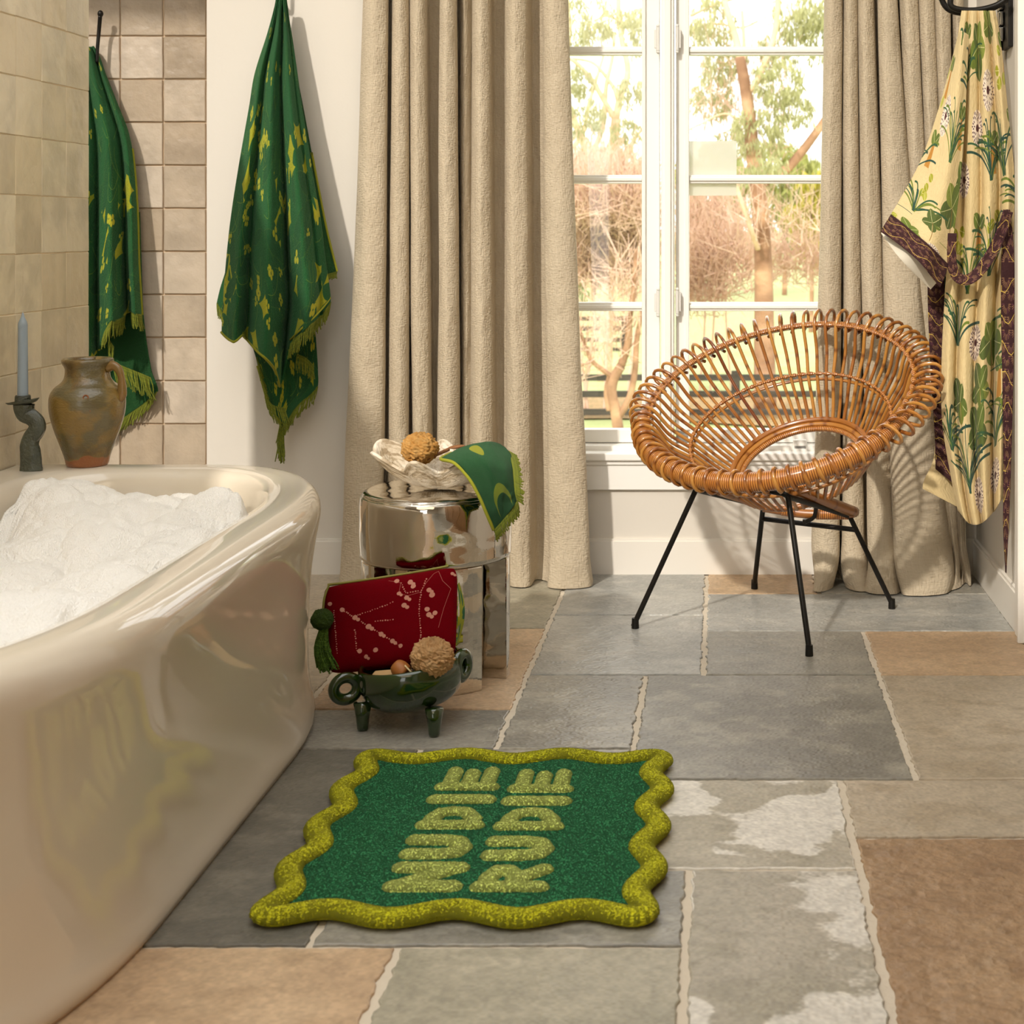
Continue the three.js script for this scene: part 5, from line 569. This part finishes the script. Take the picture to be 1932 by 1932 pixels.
// ------------------------------------------------------------ the garden beyond the window
{ const gy = (x, z) => -0.55 - 1.1 * smoothstep(-z, 2, 16) + 0.12 * (fbm(x * 0.1, z * 0.1, 2, 3) - 0.5) + 2.2 * smoothstep(-z, 60, 190);
  const lawn = mat({ map: texture(512, 512, (u, v) => { const n = fbm(u * 20, v * 20, 3, 5), m = noise(u * 200, v * 200); return mixc([152, 164, 106], [182, 192, 134], 0.6 * n + 0.4 * m); }, true, 0.15), roughness: 1 });
  const litter = mat({ map: texture(512, 512, (u, v) => { const n = fbm(u * 30, v * 30, 5, 4), m = noise(u * 150, v * 150); return m > 0.62 ? [188, 150, 108] : mixc([120, 112, 70], [168, 140, 96], n); }, true, 0.4), roughness: 1 });
  const s = struct('terrain'); obj('lawn', grid(60, 90, (u, v) => { const z = -0.4 - 200 * v * v, x = (u - 0.5) * (24 + 260 * v); return [x, gy(x, z), z, x, z]; }), lawn, s);
  obj('garden_bed', grid(40, 14, (u, v) => { const x = -11 + u * 20, z = -19.6 + 3.4 * v + 0.5 * Math.sin(x); return [x, gy(x, z) + 0.03, z, x, z]; }), litter, s);
  // post-and-rail fences
  const fm = mat({ map: texture(128, 128, (u, v) => mixc([44, 40, 34], [84, 78, 68], fbm(u * 4, v * 30, 2, 4)), true, 1), roughness: 0.9 });
  { const t = thing('rail_fence', 'dark three-rail timber fence across the lawn behind the nearest bare tree', 'fence', at(1255, 800, 21.5)); for (const py of [714, 745, 779]) { const a = at(850, py - 2, 21.6), b = at(1700, py + 1, 21.4); part('rail', box(a.x, b.x, a.y - 0.045, a.y + 0.045, a.z, a.z + 0.05, 0.008), fm, t); } for (const px of [900, 1062, 1225, 1388, 1550]) { const p = at(px, 800, 21.5); part('post', box(p.x - 0.06, p.x + 0.06, p.y - 0.3, at(0, 700, 21.5).y, p.z - 0.1, p.z - 0.01, 0.01), fm, t); } }
  { const t = thing('rail_fence', 'weathered four-rail fence panel farther up the lawn at left', 'fence', at(1120, 668, 34)); for (const py of [601, 620, 641, 660]) { const a = at(1000, py, 34), b = at(1176, py, 34); part('rail', box(a.x, b.x, a.y - 0.05, a.y + 0.05, a.z, a.z + 0.05, 0.008), fm, t); } const p = at(1178, 668, 34); part('post', box(p.x - 0.07, p.x + 0.07, p.y - 0.2, at(0, 596, 34).y, p.z - 0.06, p.z + 0.08, 0.01), fm, t); }
  const ground = (px, d) => VY + (EYE - gy((px - VX) * d / FOCAL, CAMZ - d)) * FOCAL / d + 3;
  // trees: limbs swept along sightings, crowns of small hanging leaves
  const bark = (a, b, sd) => mat({ map: texture(256, 512, (u, v) => mixc(a, b, clamp(fbm(u * 6, v * 3, sd, 5) * 1.6 - 0.3, 0, 1)), true, 0.8), roughness: 0.9, bumpMap: stoneBump, bumpScale: 0.02 });
  const pale = bark([206, 170, 132], [232, 208, 176], 3), brown = bark([136, 100, 74], [204, 164, 128], 5), twigM = mat({ color: '#e0c0a8', roughness: 1 });
  const limb = (pts, d, r0, r1) => sweep(pts.map(([x, y, dd]) => at(x, y, d + (dd ?? 0))), (s) => lerp(r0, r1, s) * d / FOCAL, 8, pts.length * 6);
  const leafG = new THREE.BufferGeometry().setAttribute('position', new THREE.Float32BufferAttribute([0, 0, 0, 0.011, -0.045, 0.004, 0, -0.11, 0, -0.011, -0.045, 0.004], 3)); leafG.setIndex([0, 3, 1, 1, 3, 2]); leafG.computeVertexNormals();
  const leafM = (c) => mat({ color: c, roughness: 0.8, transmission: 0.35, thickness: 0 }), o3 = new THREE.Object3D();
  const leaves = (t, blobs, n, m, seed, scale = 1) => { const q = rng(seed), im = new THREE.InstancedMesh(leafG, m, n), tot = blobs.reduce((s, b) => s + b[3] * b[4], 0); let k = 0; for (const [x, y, d, rx, ry] of blobs) { const c = at(x, y, d), m2 = Math.floor(n * rx * ry / tot); const cl = Array.from({ length: 60 }, () => { const a = q() * 6.28, r = Math.sqrt(q()); return [Math.cos(a) * r * rx, Math.sin(a) * r * ry]; }); for (let i = 0; i < m2 && k < n; i++) { const [ux, uy] = cl[Math.floor(q() * 60)], g = () => (q() + q() - 1), s = d / FOCAL; o3.position.set(c.x + (ux + g() * rx * 0.22) * s - t.position.x, c.y + (uy + g() * ry * 0.22) * s - t.position.y, c.z + g() * rx * s * 1.6 - t.position.z); o3.rotation.set(g() * 0.9, q() * 6.28, g() * 0.9); o3.scale.setScalar(scale * (0.7 + 0.7 * q())); o3.updateMatrix(); im.setMatrixAt(k++, o3.matrix); } } im.count = k; im.name = numbered('foliage'); im.castShadow = true; im.userData.kind = 'stuff'; t.add(im); };
  const twigG = new THREE.CylinderGeometry(0.003, 0.006, 0.5, 3, 1, true).translate(0, 0.25, 0);
  const twigs = (t, blobs, n, seed, m = twigM) => { const q = rng(seed), im = new THREE.InstancedMesh(twigG, m, n), tot = blobs.reduce((s, b) => s + b[3] * b[4], 0); let k = 0; for (const [x, y, d, rx, ry] of blobs) { const c = at(x, y, d), s = d / FOCAL, m2 = Math.floor(n * rx * ry / tot); for (let i = 0; i < m2 && k < n; i++) { o3.position.set(c.x + (q() * 2 - 1) * rx * s - t.position.x, c.y + (q() + q() - 1) * ry * 1.25 * s - t.position.y, c.z + (q() - 0.5) * rx * s * 1.4 - t.position.z); o3.rotation.set((q() - 0.5) * 2.2, q() * 6.28, (q() - 0.5) * 2.6); const w = d / 18 * (0.6 + 1.1 * q() * q()); o3.scale.set(w, (0.5 + q()) * d / 20, w); o3.updateMatrix(); im.setMatrixAt(k++, o3.matrix); } } im.count = k; im.name = numbered('twigs'); im.castShadow = true; im.userData.kind = 'stuff'; t.add(im); };
  { const t = thing('gum_tree', 'pale-limbed gum tree with twisting branches outside the left casement', 'tree', at(1140, ground(1140, 27), 27)); const L = (p, a, b) => part('limb', limb(p, 27, a, b), pale, t);
    part('trunk', limb([[1140, ground(1140, 27)], [1146, 560], [1152, 430], [1153, 330], [1158, 268], [1162, 225]], 27, 15, 9), pale, t); L([[1162, 228], [1168, 190], [1182, 150], [1184, 125], [1174, 80], [1168, 40], [1166, -40]], 7, 4); L([[1162, 228], [1140, 190], [1122, 160], [1095, 125], [1070, 108], [1040, 100]], 6, 3); L([[1166, 190], [1160, 170], [1140, 140], [1118, 118], [1080, 110]], 4.5, 2.5); L([[1110, 300], [1130, 262], [1140, 220], [1144, 160], [1155, 110], [1160, 60]], 6, 3); L([[1080, 280, 2], [1100, 250, 2], [1110, 200, 2], [1125, 150, 2], [1140, 100, 2]], 5, 3); L([[1065, 180, 1], [1085, 230, 1], [1108, 285, 1], [1150, 310, 1]], 7, 5); L([[1165, 292], [1185, 286], [1198, 262], [1215, 240]], 4, 2.4); L([[1070, 0, 1], [1076, 50, 1], [1074, 90, 1]], 4, 3); L([[1120, 40], [1145, 30], [1168, 40]], 2, 2); L([[1110, 45], [1125, 80], [1150, 110]], 2, 1.4);
    leaves(t, [[1100, 40, 25, 60, 50], [1195, 60, 24, 24, 40], [1085, 150, 26, 40, 30], [1190, 170, 25, 30, 30], [1100, 220, 26, 50, 40], [1180, 250, 25, 30, 30], [1190, 30, 25, 30, 20]], 4200, leafM('#b2b284'), 4, 1.1); }
  { const t = thing('gum_tree', 'tall brown-barked gum tree with a forked crown outside the right casement', 'tree', at(1444, ground(1444, 22), 22)); const L = (p, a, b, m = pale) => part('limb', limb(p, 22, a, b), m, t);
    part('trunk', limb([[1444, ground(1444, 22)], [1442, 650], [1441, 540], [1438, 450], [1434, 390], [1428, 340], [1420, 290], [1416, 240], [1410, 190], [1402, 140], [1396, 108]], 22, 22, 10), brown, t); L([[1430, 352], [1452, 336], [1480, 322], [1510, 290], [1540, 250], [1575, 200], [1610, 160]], 10, 6, brown); L([[1408, 180], [1430, 150], [1446, 110], [1462, 60], [1470, -40]], 6, 5); L([[1398, 115], [1388, 70], [1372, 20], [1360, -40]], 7, 5); L([[1415, 240], [1402, 160], [1404, 90], [1400, 20]], 5, 3); L([[1386, 342, -0.5], [1402, 390, -0.5], [1416, 430, -0.5], [1430, 470, -0.3]], 4, 5); L([[1442, 420], [1480, 422], [1520, 428], [1560, 440]], 1.6, 2); L([[1300, 60, 2], [1350, 45, 2], [1400, 52, 2], [1430, 40, 2]], 3, 2); L([[1302, 30, 1], [1340, 12, 1], [1390, -5, 1]], 3.4, 3); L([[1416, 240], [1370, 215], [1320, 235], [1290, 250]], 2.4, 1.6);
    leaves(t, [[1340, 40, 23, 50, 40], [1510, 30, 23, 60, 40], [1340, 180, 24, 46, 46], [1470, 150, 22, 46, 44], [1430, 250, 22, 50, 44], [1500, 210, 22, 40, 30], [1540, 60, 23, 34, 50], [1370, 110, 23, 40, 40], [1450, 310, 21, 36, 18], [1390, 270, 24, 50, 30], [1470, 90, 23, 40, 30]], 7600, leafM('#b0b07c'), 9, 1.1); twigs(t, [[1400, 200, 23, 90, 110], [1470, 420, 21.6, 90, 60]], 500, 8); }
  { const t = thing('bare_tree', 'small leafless tree with crooked forked stems near the rail fence', 'tree', at(1168, ground(1168, 19), 19)); const L = (p, a, b) => part('limb', limb(p, 19, a, b), brown, t); part('trunk', limb([[1170, ground(1170, 19)], [1162, 780], [1154, 740], [1158, 715], [1172, 690]], 19, 11, 9), brown, t); L([[1172, 690], [1184, 650], [1188, 600], [1196, 540], [1200, 470]], 8, 3); L([[1165, 790], [1186, 755], [1198, 700], [1202, 640], [1215, 570]], 7, 4); L([[1160, 715], [1140, 700], [1116, 680], [1100, 640], [1086, 600]], 5, 2.4); L([[1116, 682], [1096, 690], [1076, 700]], 2.4, 1.6); L([[1150, 705], [1144, 740], [1150, 775]], 4, 6);
    twigs(t, [[1130, 640, 19, 60, 60], [1190, 560, 19, 40, 80], [1090, 700, 19, 24, 30]], 420, 15); }
  { const t = thing('bare_shrub', 'dense tangle of leafless reddish twigs filling the left casement', 'shrub', at(1140, ground(1140, 22), 22)); for (const [a, b, c] of [[1100, 1120, 1080], [1140, 1150, 1170], [1180, 1200, 1190], [1110, 1090, 1130]]) part('stem', limb([[a, ground(a, 22)], [b, 560], [c, 400]], 22, 3, 2), twigM, t); twigs(t, [[1140, 440, 22, 90, 90], [1140, 390, 21, 90, 50], [1150, 490, 22, 80, 60], [1130, 350, 23, 80, 24]], 6500, 21); leaves(t, [[1090, 555, 21, 24, 24]], 160, leafM('#6d7a3a'), 22, 0.8); }
  { const t = thing('bare_shrub', 'thin leafless twiggy shrub at the left of the right casement', 'shrub', at(1340, ground(1340, 25), 25)); for (const [a, b, c] of [[1320, 1330, 1310], [1340, 1350, 1370], [1380, 1370, 1390]]) part('stem', limb([[a, ground(a, 25)], [b, 560], [c, 400]], 25, 2.4, 1.2), twigM, t); twigs(t, [[1340, 450, 25, 60, 80], [1360, 500, 24, 60, 70], [1330, 560, 24, 40, 40], [1500, 500, 26, 60, 40]], 2600, 23); }
  // greenery farther off
  const bushes = [[1530, 400, 40, 46, 80, '#b0a634', 'yellow-green wattle bush in flower behind the brown tree', 1700], [1340, 340, 60, 70, 70, '#a3a866', 'pale green bushy tree beyond the lawn, left of the brown tree', 1900], [1480, 350, 62, 70, 90, '#a2a45a', 'olive bushy tree beyond the lawn, right of the brown tree', 1800], [1120, 330, 62, 90, 60, '#a79a6c', 'dull olive bushy tree beyond the shrub at left', 1700]];
  for (const [x, y, d, rx, ry, col, label, n] of bushes) { const t = thing('bush', label, 'bush', at(x, ground(x, d), d)); leaves(t, [[x, y, d, rx, ry], [x + rx * 0.4, y - ry * 0.3, d + 1, rx * 0.6, ry * 0.6]], n, leafM(col), Math.round(x), d / 12); part('trunk', limb([[x, ground(x, d)], [x + 3, y + ry * 0.4], [x, y - ry * 0.3]], d, 5, 2), brown, t); }
  { const t = thing('hedge', 'long grey-green row of trees along the far edge of the field', 'hedge', at(1400, 485, 118)); leaves(t, [[1100, 468, 118, 90, 16], [1260, 466, 118, 90, 18], [1400, 470, 118, 90, 15], [1540, 468, 118, 90, 18], [1680, 462, 118, 90, 22], [950, 462, 118, 90, 22]], 3600, leafM('#7f8a62'), 77, 7); }
}
renderer.render(scene, camera);
